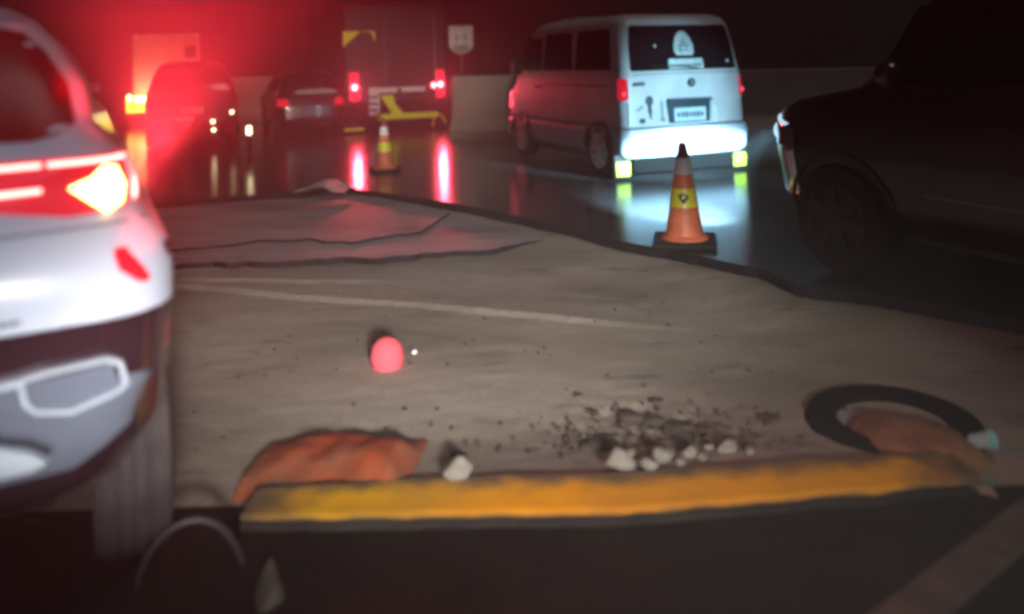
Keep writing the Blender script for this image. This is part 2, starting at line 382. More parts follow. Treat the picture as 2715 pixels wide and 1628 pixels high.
# dug-up road base, uneven
EDGE = [(3.2, 3.5), (2.82, 4.62), (2.61, 4.81), (2.2, 5.2), (1.83, 5.41), (1.71, 5.9), (0.86, 6.85), (0.01, 8.05), (-0.74, 8.95), (-1.7, 9.84)]
def edge_dist(x, y):
    best = 9
    for (ax, ay), (bx, by) in zip(EDGE, EDGE[1:]):
        t = max(0, min(1, ((x - ax) * (bx - ax) + (y - ay) * (by - ay)) / ((bx - ax) ** 2 + (by - ay) ** 2)))
        best = min(best, math.hypot(x - ax - t * (bx - ax), y - ay - t * (by - ay)))
    return best
G = []; X0, X1, Y0, Y1 = -4.6, 4.2, 3.08, 9.2; nx, ny = 250, 190
for j in range(ny + 1):
    row = []
    for i in range(nx + 1):
        x = X0 + (X1 - X0) * i / nx; y = Y0 + (Y1 - Y0) * (j / ny) ** 1.25
        if j == 0: y += 0.12 * noise.noise((x * 3.1, 4, 1)) + 0.04 * noise.noise((x * 11, 4, 1)) + 0.035
        h = 0.014 * noise.noise((x * 0.9, y * 0.9, 1)) + 0.005 * noise.noise((x * 2.7 + y, y * 3.1, 5)) + 0.003 * noise.noise((x * 11, y * 11, 2)) + 0.07 * max(0.0, 1 - edge_dist(x, y) / 0.7) ** 1.5
        # shallow ridge running across
        d = (y - (5.98 - 0.36 * (x + 1.6))); h += (0.020 if d > 0 else 0.0) * math.exp(-abs(d) * 2.2) * (1 if -2.9 < x < 0.5 else math.exp(-3 * min(abs(x + 2.9), abs(x - 0.5))))
        d2 = (y - (6.45 - 0.10 * (x + 2.4))); h += 0.014 * (1 if d2 > 0 else 0) * math.exp(-abs(d2) * 4) * math.exp(-max(0, x + 1.3) * 3)
        # rough broken hollow near the kerb
        hx = math.exp(-((x - 0.55) / 0.42) ** 2 - ((y - 3.75) / 0.30) ** 2)
        h -= 0.022 * hx * (0.6 + noise.noise((x * 6, y * 6, 4))); h += 0.025 * hx * noise.noise((x * 14, y * 14, 7))
        h += 0.05 * max(0.0, 1 - (y - 3.1) / 0.55) * (1 if -1.03 < x < 1.75 else 0)
        row.append(Vector((x, y, -0.15 + h)))
    G.append(row)
mb = MB(); mb.grid(G, (0, 0, -1), 0.08)
tag(mb.build('dug_road', 'dug', smooth=60), kind='structure')

near = [(9, -5.9), (4.5, -3), (4.0, 1.0), (3.2, 3.5), (2.82, 4.62), (2.61, 4.81), (2.2, 5.2), (1.83, 5.41), (1.71, 5.9), (0.86, 6.85), (0.01, 8.05), (-0.74, 8.95), (-1.7, 9.84), (-2.16, 10.3), (-2.52, 9.97), (-4.12, 9.41), (-7, 8.8), (-12, 8.0), (-60, 6)]
tag(fill_slab('wet_road', near, [(-60, 60), (47, 60), (47, -5.9)], -0.23, 0.0, 'wet', 'slabside', 0.05), kind='structure')
near = [(0.62, 7.62), (0.23, 7.42), (-0.17, 7.12), (-0.87, 6.94), (-1.38, 6.93), (-2.11, 6.93), (-2.89, 6.81), (-4.2, 6.6), (-6, 6.5)]
tag(fill_slab('road_layer', near, [(-7, 9.2), (-4.1, 9.9), (-2.3, 10.8), (-1.2, 10), (0.2, 8.6)], -0.22, -0.095, 'layer', 'slabside', 0.12), kind='structure')
near = [(-0.9, 7.75), (-1.5, 7.45), (-2.3, 7.6), (-3.2, 7.3), (-5, 7.4)]
tag(fill_slab('road_layer', near, [(-6, 9.0), (-4.1, 9.6), (-2.4, 10.3), (-1.4, 9.7), (-0.7, 8.7)], -0.10, -0.072, 'layer', 'slabside', 0.16), kind='structure')

# kerb with an amber painted top
kl = [(-1.02, 2.97, 3.10), (-0.5, 2.95, 3.15), (0.35, 2.94, 3.15), (1.0, 3.0, 3.2), (1.72, 3.09, 3.26)]
def kerb(z0, z1, inset, name, m, parent=None, rough=0.0):
    G = []; N = 60
    for i in range(N + 1):
        x = -1.02 + 2.74 * i / N
        for a, b in zip(kl, kl[1:]):
            if a[0] <= x <= b[0] + 1e-6:
                t = (x - a[0]) / (b[0] - a[0]); y0 = a[1] + (b[1] - a[1]) * t; y1 = a[2] + (b[2] - a[2]) * t
        e = rough * noise.noise((x * 5, 0, 1)); y0 += inset + e
        G.append([Vector((x, y0, z0)), Vector((x, y0, z1 - 0.03)), Vector((x, y0 + 0.012, z1 - 0.01)), Vector((x, y0 + 0.035, z1 + e * 0.3)), Vector((x, y1 - 0.035, z1 + e * 0.4)), Vector((x, y1 - 0.01, z1 - 0.01)), Vector((x, y1, z1 - 0.03)), Vector((x, y1, z0))])
    mb = MB(); n = 8; vs = [p for g in G for p in g]
    mb.add(vs, [(i * n + j, i * n + j + 1, (i + 1) * n + j + 1, (i + 1) * n + j) for i in range(N) for j in range(n - 1)] + [tuple(range(n)), tuple(range(N * n, N * n + n))])
    return mb.build(name, m, parent, 50)
mb = MB(); mb.add([(-6, -4, -0.14), (6, -4, -0.14), (6, 3.14, -0.14), (-6, 3.14, -0.14)], [(0, 1, 2, 3)])
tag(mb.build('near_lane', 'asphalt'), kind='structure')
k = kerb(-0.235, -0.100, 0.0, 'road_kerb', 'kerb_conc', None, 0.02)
tag(k, 'low concrete kerb with amber painted top across the foreground', 'kerb')
def painted_top():
    N, K = 90, 12; vs = []; at = []
    for i in range(N + 1):
        x = -1.02 + 2.74 * i / N
        for a, b in zip(kl, kl[1:]):
            if a[0] <= x <= b[0] + 1e-6:
                t = (x - a[0]) / (b[0] - a[0]); y0 = a[1] + (b[1] - a[1]) * t; y1 = a[2] + (b[2] - a[2]) * t
        y0 -= 0.0; y1 += 0.07
        e = 0.02 * noise.noise((x * 5, 0, 1))
        for j in range(K + 1):
            v = j / K; vs.append((x, y0 + e + (y1 - y0) * v, -0.090 - (0.010 if j == 0 else 0) + 0.004 * noise.noise((x * 9, v * 2, 3)))); at.append(min(v / 0.10 + 0.2, (1 - v) / 0.55, i / 10, (N - i) / 14, 1.0))
    mb = MB(); c = K + 1
    mb.add(vs, [(i * c + j, i * c + j + 1, (i + 1) * c + j + 1, (i + 1) * c + j) for i in range(N) for j in range(K)])
    me_o = mb.build('painted_top', 'kerb_paint', k, 60)
    ca = me_o.data.attributes.new('paint', 'FLOAT', 'POINT')
    for i, q in enumerate(at): ca.data[i].value = q
    m = bpy.data.materials.new('worn_amber_paint'); m.use_nodes = True; n = m.node_tree.nodes; L = m.node_tree.links; b = n['Principled BSDF']; b.inputs['Roughness'].default_value = 0.65; b.inputs['Specular IOR Level'].default_value = 0.3
    A = n.new('ShaderNodeAttribute'); A.attribute_name = 'paint'; tc = n.new('ShaderNodeTexCoord')
    t = n.new('ShaderNodeTexNoise'); t.inputs['Scale'].default_value = 9; t.inputs['Detail'].default_value = 10; L.new(tc.outputs['Object'], t.inputs['Vector'])
    ad = n.new('ShaderNodeMath'); ad.operation = 'ADD'; L.new(A.outputs['Fac'], ad.inputs[0]); L.new(t.outputs[0], ad.inputs[1])
    mr = n.new('ShaderNodeMapRange'); mr.interpolation_type = 'SMOOTHSTEP'; mr.inputs['From Min'].default_value = 0.45; mr.inputs['From Max'].default_value = 1.5; L.new(ad.outputs[0], mr.inputs['Value'])
    t2 = n.new('ShaderNodeTexNoise'); t2.inputs['Scale'].default_value = 2.5; t2.inputs['Detail'].default_value = 8; L.new(tc.outputs['Object'], t2.inputs['Vector'])
    r2 = n.new('ShaderNodeValToRGB'); r2.color_ramp.elements[0].position = 0.35; r2.color_ramp.elements[1].position = 0.65; r2.color_ramp.elements[0].color = (0.70, 0.36, 0.035, 1); r2.color_ramp.elements[1].color = (0.92, 0.45, 0.012, 1); L.new(t2.outputs[0], r2.inputs[0])
    x = n.new('ShaderNodeMix'); x.data_type = 'RGBA'; x.inputs[6].default_value = (0.13, 0.10, 0.065, 1); L.new(mr.outputs[0], x.inputs[0]); L.new(r2.outputs[0], x.inputs[7]); L.new(x.outputs[2], b.inputs['Base Color'])
    me_o.data.materials.clear(); me_o.data.materials.append(m)
painted_top()

# ------------------------------------------------------------------ concrete barrier across the back
runs = [(Vector((-8.3, 23.3)), Vector((-6.3, 22.7)), 1), (Vector((-1.15, 16.3)), Vector((0.2, 15.7)), 1), (Vector((0.2, 15.7)), Vector((9.2, 13.2)), 3)]
bar = None
def barrier_seg(p, q):
    d = (q - p); L = d.length; ang = math.atan2(d.y, d.x); mb = MB()
    prof = [(-0.30, 0), (-0.30, 0.18), (-0.16, 0.42), (-0.10, 1.22), (0.10, 1.22), (0.16, 0.42), (0.30, 0.18), (0.30, 0)]
    vs = [(x, y, z) for x in (0.01, L - 0.01) for y, z in prof]
    mb.add(vs, [(i, i + 1, 9 + i, 8 + i) for i in range(7)] + [tuple(range(8)), tuple(range(8, 16))])
    return mb, ang
segs = []
for p, q, k in runs:
    for i in range(k):
        a = p + (q - p) * (i / k); b = p + (q - p) * ((i + 1) / k)
        mb, ang = barrier_seg(a, b); segs.append((mb, ang, a))
for i, (mb, ang, a) in enumerate(segs):
    o = mb.build('concrete_barrier', 'concrete', None, bevel=0.015)
    o.location = (a.x, a.y, 0.0); o.rotation_euler = (0, 0, ang)
    tag(o, 'brown concrete road barrier in the row behind the vehicles', 'barrier', 'concrete barriers along the back of the road')

# ------------------------------------------------------------------ white SUV on the left
def white_suv():
    e = empty('white_suv', (-1.80, 1.93, -0.15), 27, 'white SUV seen close from behind with lit tail lamp and amber indicator', 'car')
    sh = Shell([(0.34, 0.70, 0.40, 4.5, 0.20, 0.3), (0.46, 0.82, 0.16, 4.6, 0.22, 0.35), (0.62, 0.90, 0.05, 4.7, 0.24, 0.4), (0.80, 0.925, 0.0, 4.72, 0.22, 0.4), (0.99, 0.94, -0.02, 4.72, 0.20, 0.4), (1.08, 0.94, -0.02, 4.68, 0.18, 0.4),
                (1.17, 0.925, 0.0, 4.6, 0.17, 0.4), (1.24, 0.88, 0.035, 4.4, 0.15, 0.4), (1.30, 0.835, 0.055, 3.8, 0.13, 0.4), (1.44, 0.805, 0.075, 3.6, 0.12, 0.35), (1.52, 0.735, 0.10, 3.5, 0.12, 0.3), (1.64, 0.71, 0.17, 3.3, 0.12, 0.3),
                (1.76, 0.645, 0.26, 3.1, 0.13, 0.3), (1.84, 0.575, 0.34, 2.95, 0.14, 0.3), (1.885, 0.50, 0.42, 2.8, 0.14, 0.3), (1.905, 0.40, 0.55, 2.6, 0.14, 0.3)], 0.05)
    sh.mesh([l[0] for l in sh.lv if l[0] >= 0.98] , True).build('body', 'white', e, 50)
    sh.mesh([l[0] for l in sh.lv if l[0] <= 1.0][:-1] + [0.985], True).build('lower_bumper', 'gloss', e, 50)
    # rear window
    sh.patch([(1.485, -0.58, 0.58), (1.50, -0.64, 0.64), (1.53, -0.682, 0.682), (1.64, -0.665, 0.665), (1.74, -0.605, 0.605), (1.80, -0.545, 0.545), (1.82, -0.47, 0.47)], off=0.006, nc=24).build('rear_window', 'glowglass', e, 50)
    sh.patch([(1.845, -0.52, 0.52), (1.875, -0.46, 0.46)], off=0.05, th=0.06, nc=20).build('roof_spoiler', 'white', e, 50)
    for s in (1, -1):
        rows = [(1.275, 0.66, 0.72), (1.285, 0.60, 0.80), (1.30, 0.50, 0.828), (1.335, 0.30, 0.835), (1.43, 0.28, 0.826), (1.437, 0.60, 0.815)]
        lamp = sh.patch([(z, *(sorted((s * a, s * b)))) for z, a, b in rows], off=0.012, th=0.03, nc=20).build('tail_lamp', 'redlens', e, 50)
        b1 = MB()
        sh.ribbon([(s * 0.36, 1.418), (s * 0.60, 1.420)], 0.010, off=0.020, mb=b1)
        sh.ribbon([(s * 0.615, 1.420), (s * 0.795, 1.424)], 0.010, off=0.020, mb=b1)
        sh.ribbon([(s * 0.36, 1.345), (s * 0.60, 1.352)], 0.010, off=0.020, mb=b1)
        sh.ribbon([(s * 0.812, 1.424), (s * 0.822, 1.37), (s * 0.818, 1.30)], 0.010, off=0.020, mb=b1)
        b1.build('light_bar', 'whitebar', lamp)
        if s == 1:
            pts = [(0.665, 1.352), (0.72, 1.375), (0.745, 1.405), (0.775, 1.40), (0.795, 1.345), (0.79, 1.297), (0.755, 1.278), (0.725, 1.30)]
            c = sh.rear(0.745, 1.345, 0.025); b2 = MB(); P = [sh.rear(x, z, 0.020) for x, z in pts]
            b2.add([c] + P, [(0, i + 1, (i + 1) % 8 + 1) for i in range(8)]); b2.build('indicator', 'amber', lamp, 60)
        rows = [(1.075, 0.845, 0.862), (1.085, 0.825, 0.864), (1.12, 0.785, 0.845), (1.165, 0.772, 0.812), (1.18, 0.778, 0.805)]
        sh.patch([(z, *(sorted((s * a, s * b)))) for z, a, b in rows], off=0.006, th=0.012, nc=6).build('reflector', 'redlens', e, 50)  # reflector glows by itself in place of returned light
        mk = MB(); P = [sh.side(s, 0.20, 1.155, 0.004), sh.side(s, 0.27, 1.145, 0.004), sh.side(s, 0.27, 1.115, 0.004), sh.side(s, 0.20, 1.125, 0.004)]
        # lower trims: chrome loop round the exhaust outlet and grey corner panel
        sh.patch([(z, *sorted((s * a, s * b))) for z, a, b in [(0.56, 0.40, 0.66), (0.66, 0.30, 0.80), (0.80, 0.25, 0.86), (0.86, 0.30, 0.70)]], off=0.010, th=0.02, nc=16).build('lower_panel', 'greyplastic', e, 50)
        loop = [(0.545, 0.870), (0.60, 0.878), (0.745, 0.885), (0.775, 0.865), (0.785, 0.80), (0.77, 0.785), (0.66, 0.755), (0.58, 0.775), (0.555, 0.805), (0.545, 0.862)]
        tr = sh.ribbon([(s * x, z) for x, z in loop], 0.011, off=0.030, th=0.035).build('exhaust_trim', 'silver', e, 40)
        m3 = MB(); P = [sh.rear(s * x, z, 0.018) for x, z in [(0.56, 0.855), (0.76, 0.87), (0.77, 0.80), (0.66, 0.77), (0.57, 0.80)]]
        m3.add(P, [(0, 1, 2, 3, 4)]); m3.build('outlet_mesh', 'greyplastic', tr)
    sh.ribbon([(-0.545, 0.866), (-0.2, 0.845), (0.2, 0.845), (0.545, 0.866)], 0.016, off=0.03, th=0.03).build('chrome_strip', 'silver', e, 40)
    sh.patch([(0.60, -0.56, 0.56), (0.62, -0.60, 0.60), (0.66, -0.56, 0.56), (0.70, -0.48, 0.48), (0.74, -0.36, 0.36)], off=0.035, th=0.04, nc=24).build('skid_plate', 'silver', e, 50)
    sh.ribbon([(0.61, 0.66), (0.56, 0.70), (0.47, 0.735), (0.35, 0.76), (0.2, 0.77)], 0.016, off=0.05, th=0.03).build('skid_plate_rim', 'chrome', e, 40)
    for s in (-1, 1): sh.ribbon([(s * 0.10, 1.235), (s * 0.5, 1.238), (s * 0.86, 1.245)], 0.005, off=0.004, th=0.004).build('panel_gap', 'ink', e)
    # small illegible model lettering low on the bumper
    b = MB(); x = 0.475
    for i, wd in enumerate((0.010, 0.007, 0.011, 0.009, 0.010, 0.006)):
        sh.ribbon([(x, 1.020 + 0.0003 * i), (x + wd, 1.020 + 0.0003 * i)], 0.013, off=0.006, th=0.006, mb=b); x += wd + 0.004
    b.build('badge', 'ink', e)
    # chrome chip standing in for a pale reflection on the bumper corner
    mk = MB(); z0, z1 = 1.125, 1.165; P = [sh.rear(0.90, z1, 0.006), sh.rear(0.925, z1 - 0.005, 0.006), sh.rear(0.938, z0 - 0.005, 0.006), sh.rear(0.915, z0, 0.006)]
    mk.add(P, [(0, 1, 2, 3)]); mk.build('corner_glint', 'chrome', e)
    for x, s in ((0.82, 1), (-0.82, -1)):
        for y in (0.72, 3.6): wheel(e, x, y, 0.385, 0.24, 'alloy', 'dusty_rubber', 5, s)
    m4 = MB(); m4.box(-0.6, 0.6, 0.5, 4.2, 0.28, 0.5); m4.build('underbody', 'blackplastic', e, bevel=0.03)
    # tail lamp light
    def lamp_light(loc, power, colr, rad, size, tgt, blend=0.6):
        l = bpy.data.lights.new('tail_lamp_light', 'SPOT'); l.energy = power; l.color = colr; l.shadow_soft_size = rad; l.spot_size = R(size); l.spot_blend = blend
        o = bpy.data.objects.new('tail_lamp_light', l); col.objects.link(o); o.parent = e; o.location = loc
        o.rotation_euler = (Vector(tgt) - Vector(loc)).to_track_quat('-Z', 'Y').to_euler()
    p = sh.rear(0.80, 1.37, 0.06)
    q = p + Vector((0.035, -0.01, 0.03))
    lamp_light(q, 5200, (1.0, 0.03, 0.05), 0.05, 96, q + Vector((0.16, -0.30, 1.0)), 1.0)
    lamp_light(q, 480, (1.0, 0.03, 0.05), 0.05, 150, q + Vector((0.30, -0.25, 1.0)), 1.0)
    lamp_light(p, 60, (1.0, 0.03, 0.06), 0.04, 160, p + Vector((0.5, -0.8, -0.1)))
    lamp_light(sh.rear(0.74, 1.33, 0.05), 5, (1.0, 0.5, 0.12), 0.03, 150, sh.rear(0.74, 1.33, 0.05) + Vector((0.1, -1, -0.2)))
    return e
white_suv()

# ------------------------------------------------------------------ white van
def text_marks(sh, x0, x1, z, h, n, mb, off=0.012):
    x = x0; st = (x1 - x0) / n
    for i in range(n):
        sh.ribbon([(x + st * 0.1, z), (x + st * 0.75, z)], h * (0.7 + 0.3 * ((i * 7) % 3) / 2), off=off, th=0.004, mb=mb); x += st
def white_van():
    e = empty('white_van', (2.20, 10.33, 0), 23, 'white passenger van with stickers on its tailgate, lit up from behind', 'van')
    sh = Shell([(0.26, 0.84, 0.06, 3.8, 0.10, 0.3), (0.32, 0.90, 0.0, 3.9, 0.12, 0.3), (0.52, 0.91, -0.03, 3.92, 0.12, 0.35), (0.60, 0.905, -0.02, 3.92, 0.11, 0.35), (0.63, 0.88, 0.03, 3.9, 0.10, 0.35), (0.95, 0.875, 0.05, 3.86, 0.10, 0.35),
                (1.22, 0.865, 0.06, 3.6, 0.10, 0.35), (1.30, 0.855, 0.075, 3.5, 0.10, 0.35), (1.60, 0.825, 0.14, 3.25, 0.11, 0.3), (1.84, 0.795, 0.20, 3.05, 0.12, 0.3), (1.92, 0.76, 0.25, 2.95, 0.14, 0.3), (1.965, 0.68, 0.34, 2.8, 0.14, 0.3), (1.98, 0.54, 0.5, 2.6, 0.14, 0.3)], 0.03)
    sh.mesh([l[0] for l in sh.lv if l[0] >= 0.62], True).build('body', 'vanwhite', e, 50)
    sh.mesh([0.26, 0.32, 0.52, 0.60, 0.618], True).build('bumper', 'white', e, 50)
    sh.patch([(1.285, -0.74, 0.74), (1.31, -0.755, 0.755), (1.6, -0.735, 0.735), (1.80, -0.70, 0.70), (1.83, -0.67, 0.67)], off=0.006, nc=20).build('rear_window', 'glass', e, 50)
    st = MB(); st2 = [(1.46, -0.10, 0.13), (1.50, -0.125, 0.155), (1.58, -0.125, 0.155), (1.68, -0.09, 0.12), (1.74, -0.04, 0.07), (1.755, 0.0, 0.03)]
    sh.patch(st2, off=0.012, th=0.004, nc=8).build('emblem_sticker', 'sticker', e, 50)
    em = MB(); sh.ribbon([(-0.05, 1.52), (0.01, 1.66), (0.07, 1.52), (-0.05, 1.52)], 0.012, off=0.017, th=0.003, mb=em); sh.ribbon([(-0.09, 1.58), (0.12, 1.58)], 0.01, off=0.018, th=0.003, mb=em); em.build('emblem_outline', 'greyplastic', e)
    ls = sh.patch([(1.30, -0.235, 0.275), (1.42, -0.225, 0.265)], off=0.012, th=0.004, nc=8).build('name_sticker', 'sticker', e)
    tm = MB(); text_marks(sh, -0.2, 0.24, 1.34, 0.03, 9, tm, 0.018); tm.build('sticker_lettering', 'ink', ls)
    sh.ribbon([(-0.40, 1.58), (-0.37, 1.58)], 0.03, off=0.012, th=0.004).build('window_decal', 'sticker', e); sh.ribbon([(0.62, 1.38), (0.66, 1.38)], 0.04, off=0.012, th=0.004).build('window_decal', 'sticker', e)
    # tail lamps
    for s in (-1, 1):
        rows = [(0.95, 0.815, 0.872), (0.98, 0.80, 0.8735), (1.17, 0.80, 0.866), (1.20, 0.81, 0.864)]
        lp = sh.patch([(z, *sorted((s * a, s * b))) for z, a, b in rows], off=0.012, th=0.03, nc=10).build('tail_lamp', 'redlens', e, 50)
        bl = MB(); c = sh.rear(s * 0.835, 1.02, 0.02); bl.lathe([(0.003, -0.012), (0.022, -0.008), (0.026, 0)], 14, 'Y', c, False); bl.build('bulb', 'redlamp', lp, 60)
    # tailgate details
    b = MB(); sh.ribbon([(-0.74, 1.13), (-0.58, 1.135)], 0.045, off=0.008, th=0.008, mb=b); b.build('badge', 'ink', e)
    b = MB(); c = sh.rear(0.07, 1.13, 0.0); b.lathe([(0.025, -0.02), (0.05, -0.02), (0.055, -0.008), (0.055, 0.005)], 20, 'Y', c, False); sh.ribbon([(0.03, 1.13), (0.11, 1.13)], 0.02, off=0.02, th=0.01, mb=b); b.build('round_emblem', 'ink', e, 50)
    hd = MB(); sh.patch([(0.905, -0.30, 0.34), (0.945, -0.28, 0.33)], off=0.05, th=0.06, nc=8, mb=hd); hd.build('plate_garnish', 'ink', e)
    rc = MB(); sh.patch([(0.655, -0.27, 0.31), (0.905, -0.30, 0.34)], off=0.004, th=0.006, nc=8, mb=rc); rc.build('plate_recess', 'ink', e)
    pl = sh.patch([(0.67, -0.20, 0.25), (0.83, -0.20, 0.25)], off=0.02, th=0.012, nc=6).build('number_plate', 'plateblue', e)
    tm = MB(); text_marks(sh, -0.17, 0.22, 0.75, 0.07, 7, tm, 0.026); tm.build('plate_characters', 'ink', pl)
    b = MB(); P = [(-0.53 + 0.055 * math.cos(R(a)), 0.93 + 0.062 * math.sin(R(a))) for a in range(0, 360, 24)]
    b.add([sh.rear(x, z, 0.009) for x, z in P], [tuple(range(15))]); sh.ribbon([(-0.53, 0.88), (-0.525, 0.78)], 0.05, off=0.009, th=0.004, mb=b); sh.ribbon([(-0.522, 0.78), (-0.52, 0.72)], 0.025, off=0.009, th=0.004, mb=b)
    b.build('dark_sticker', 'ink', e); sh.ribbon([(-0.70, 0.82), (-0.62, 0.87)], 0.014, off=0.009, th=0.004).build('dark_sticker', 'ink', e); sh.ribbon([(-0.67, 0.70), (-0.60, 0.70)], 0.05, off=0.009, th=0.004).build('dark_sticker', 'ink', e)
    b = MB(); text_marks(sh, -0.40, -0.33, 0.70, 0.03, 3, b, 0.009)
    for i in range(7): sh.ribbon([(-0.38, 0.70 + 0.035 * i), (-0.35 + 0.006 * (i % 2), 0.70 + 0.035 * i)], 0.02, off=0.009, th=0.004, mb=b)
    b.build('vertical_lettering', 'ink', e)
    sh.patch([(0.64, 0.37, 0.43), (0.84, 0.365, 0.425)], off=0.008, th=0.004, nc=3).build('white_label', 'plate', e)
    for s in (-1, 1): sh.ribbon([(s * 0.815, 0.66), (s * 0.812, 0.92)], 0.008, off=0.004, th=0.004).build('door_gap', 'ink', e)
    sh.ribbon([(-0.80, 1.245), (0, 1.248), (0.80, 1.245)], 0.008, off=0.004, th=0.004).build('door_gap', 'ink', e)
    wp = MB(); wp.tube([sh.rear(0.18, 1.30, 0.02), sh.rear(-0.05, 1.33, 0.03), sh.rear(-0.48, 1.345, 0.025)], 0.008); wp.build('rear_wiper', 'blackplastic', e, 40)
    # side glass, left and right
    for s in (-1, 1):
        for y0, y1 in ((0.42, 1.35), (1.46, 2.35)):
            sh.patch([(1.30, y0, y1), (1.32, y0 - 0.02, y1 + 0.02), (1.78, y0 + 0.06, y1), (1.80, y0 + 0.09, y1 - 0.03)], 'side', 0.006, 0.012, 8, None, s).build('side_window', 'glass', e, 50)
        sh.patch([(1.30, 2.45, 3.25), (1.76, 2.45, 2.95)], 'side', 0.006, 0.012, 8, None, s).build('side_window', 'glass', e, 50)
        h = MB(); h.box(*sorted((s * 0.875, s * 0.90)), 2.45, 2.60, 1.05, 1.08); h.build('door_handle', 'blackplastic', e, bevel=0.006)
        t = MB(); sh.patch([(1.10, 0.5, 2.3), (1.115, 0.5, 2.3)], 'side', 0.006, 0.01, 6, t, s); t.build('door_rail', 'greyplastic', e)
        for y in (0.66, 3.12):
            arch(sh, e, s, y, 0.31, 0.31); wheel(e, s * 0.815, y, 0.31, 0.19, 'alloy', 'rubber', 8, s)
        # mud flaps with lime reflective plates
        f = MB(); f.box(*sorted((s * 0.74, s * 0.95)), 0.18, 0.20, 0.03, 0.30); fl = f.build('mud_flap', 'rubber', e)
        f = MB(); f.box(*sorted((s * 0.755, s * 0.935)), 0.155, 0.178, 0.055, 0.215); rp = f.build('reflective_plate', 'lime', fl, bevel=0.004)
        f = MB(); f.box(*sorted((s * 0.79, s * 0.90)), 0.148, 0.1545, 0.125, 0.15); f.box(*sorted((s * 0.86, s * 0.89)), 0.148, 0.1545, 0.08, 0.12); f.build('plate_mark', 'yellow', rp)
        m = MB(); m.box(*sorted((s * 0.90, s * 1.06)), 3.02, 3.10, 1.25, 1.45); m.build('side_mirror', 'blackplastic', e, bevel=0.02)
    b = MB(); sh.patch([(0.72, -0.878, -0.70), (0.86, -0.876, -0.72), (0.98, -0.872, -0.80)], 'front', 0.02, 0.03, 8, b); b.tube([sh.side(-1, 3.5, 0.80, 0.0), sh.side(-1, 3.5, 0.80, 0.03)], [0.05, 0.03], 10); b.build('added_red_lamp', 'redlamp', e, 50)  # added lit part in place of a tail lamp ahead of the van
    b = MB(); b.box(-0.73, 0.73, 0.12, 0.16, 0.07, 0.27); b.build('bumper_shade_block', 'nearblack', e, bevel=0.01)  # added near-black block standing in for shade under the bumper
    u = MB(); u.box(-0.68, 0.68, 0.17, 3.6, 0.16, 0.34); u.build('underbody', 'blackplastic', e, bevel=0.02)
    rk = MB()
    for y in (2.0, 2.5): rk.tube([(-0.55, y, 1.975), (-0.52, y, 2.02), (0.52, y, 2.02), (0.55, y, 1.975)], 0.014)
    rk.build('roof_rack', 'chrome', e, 40)
    e.scale = (1.04, 1.0, 1.04)
white_van()

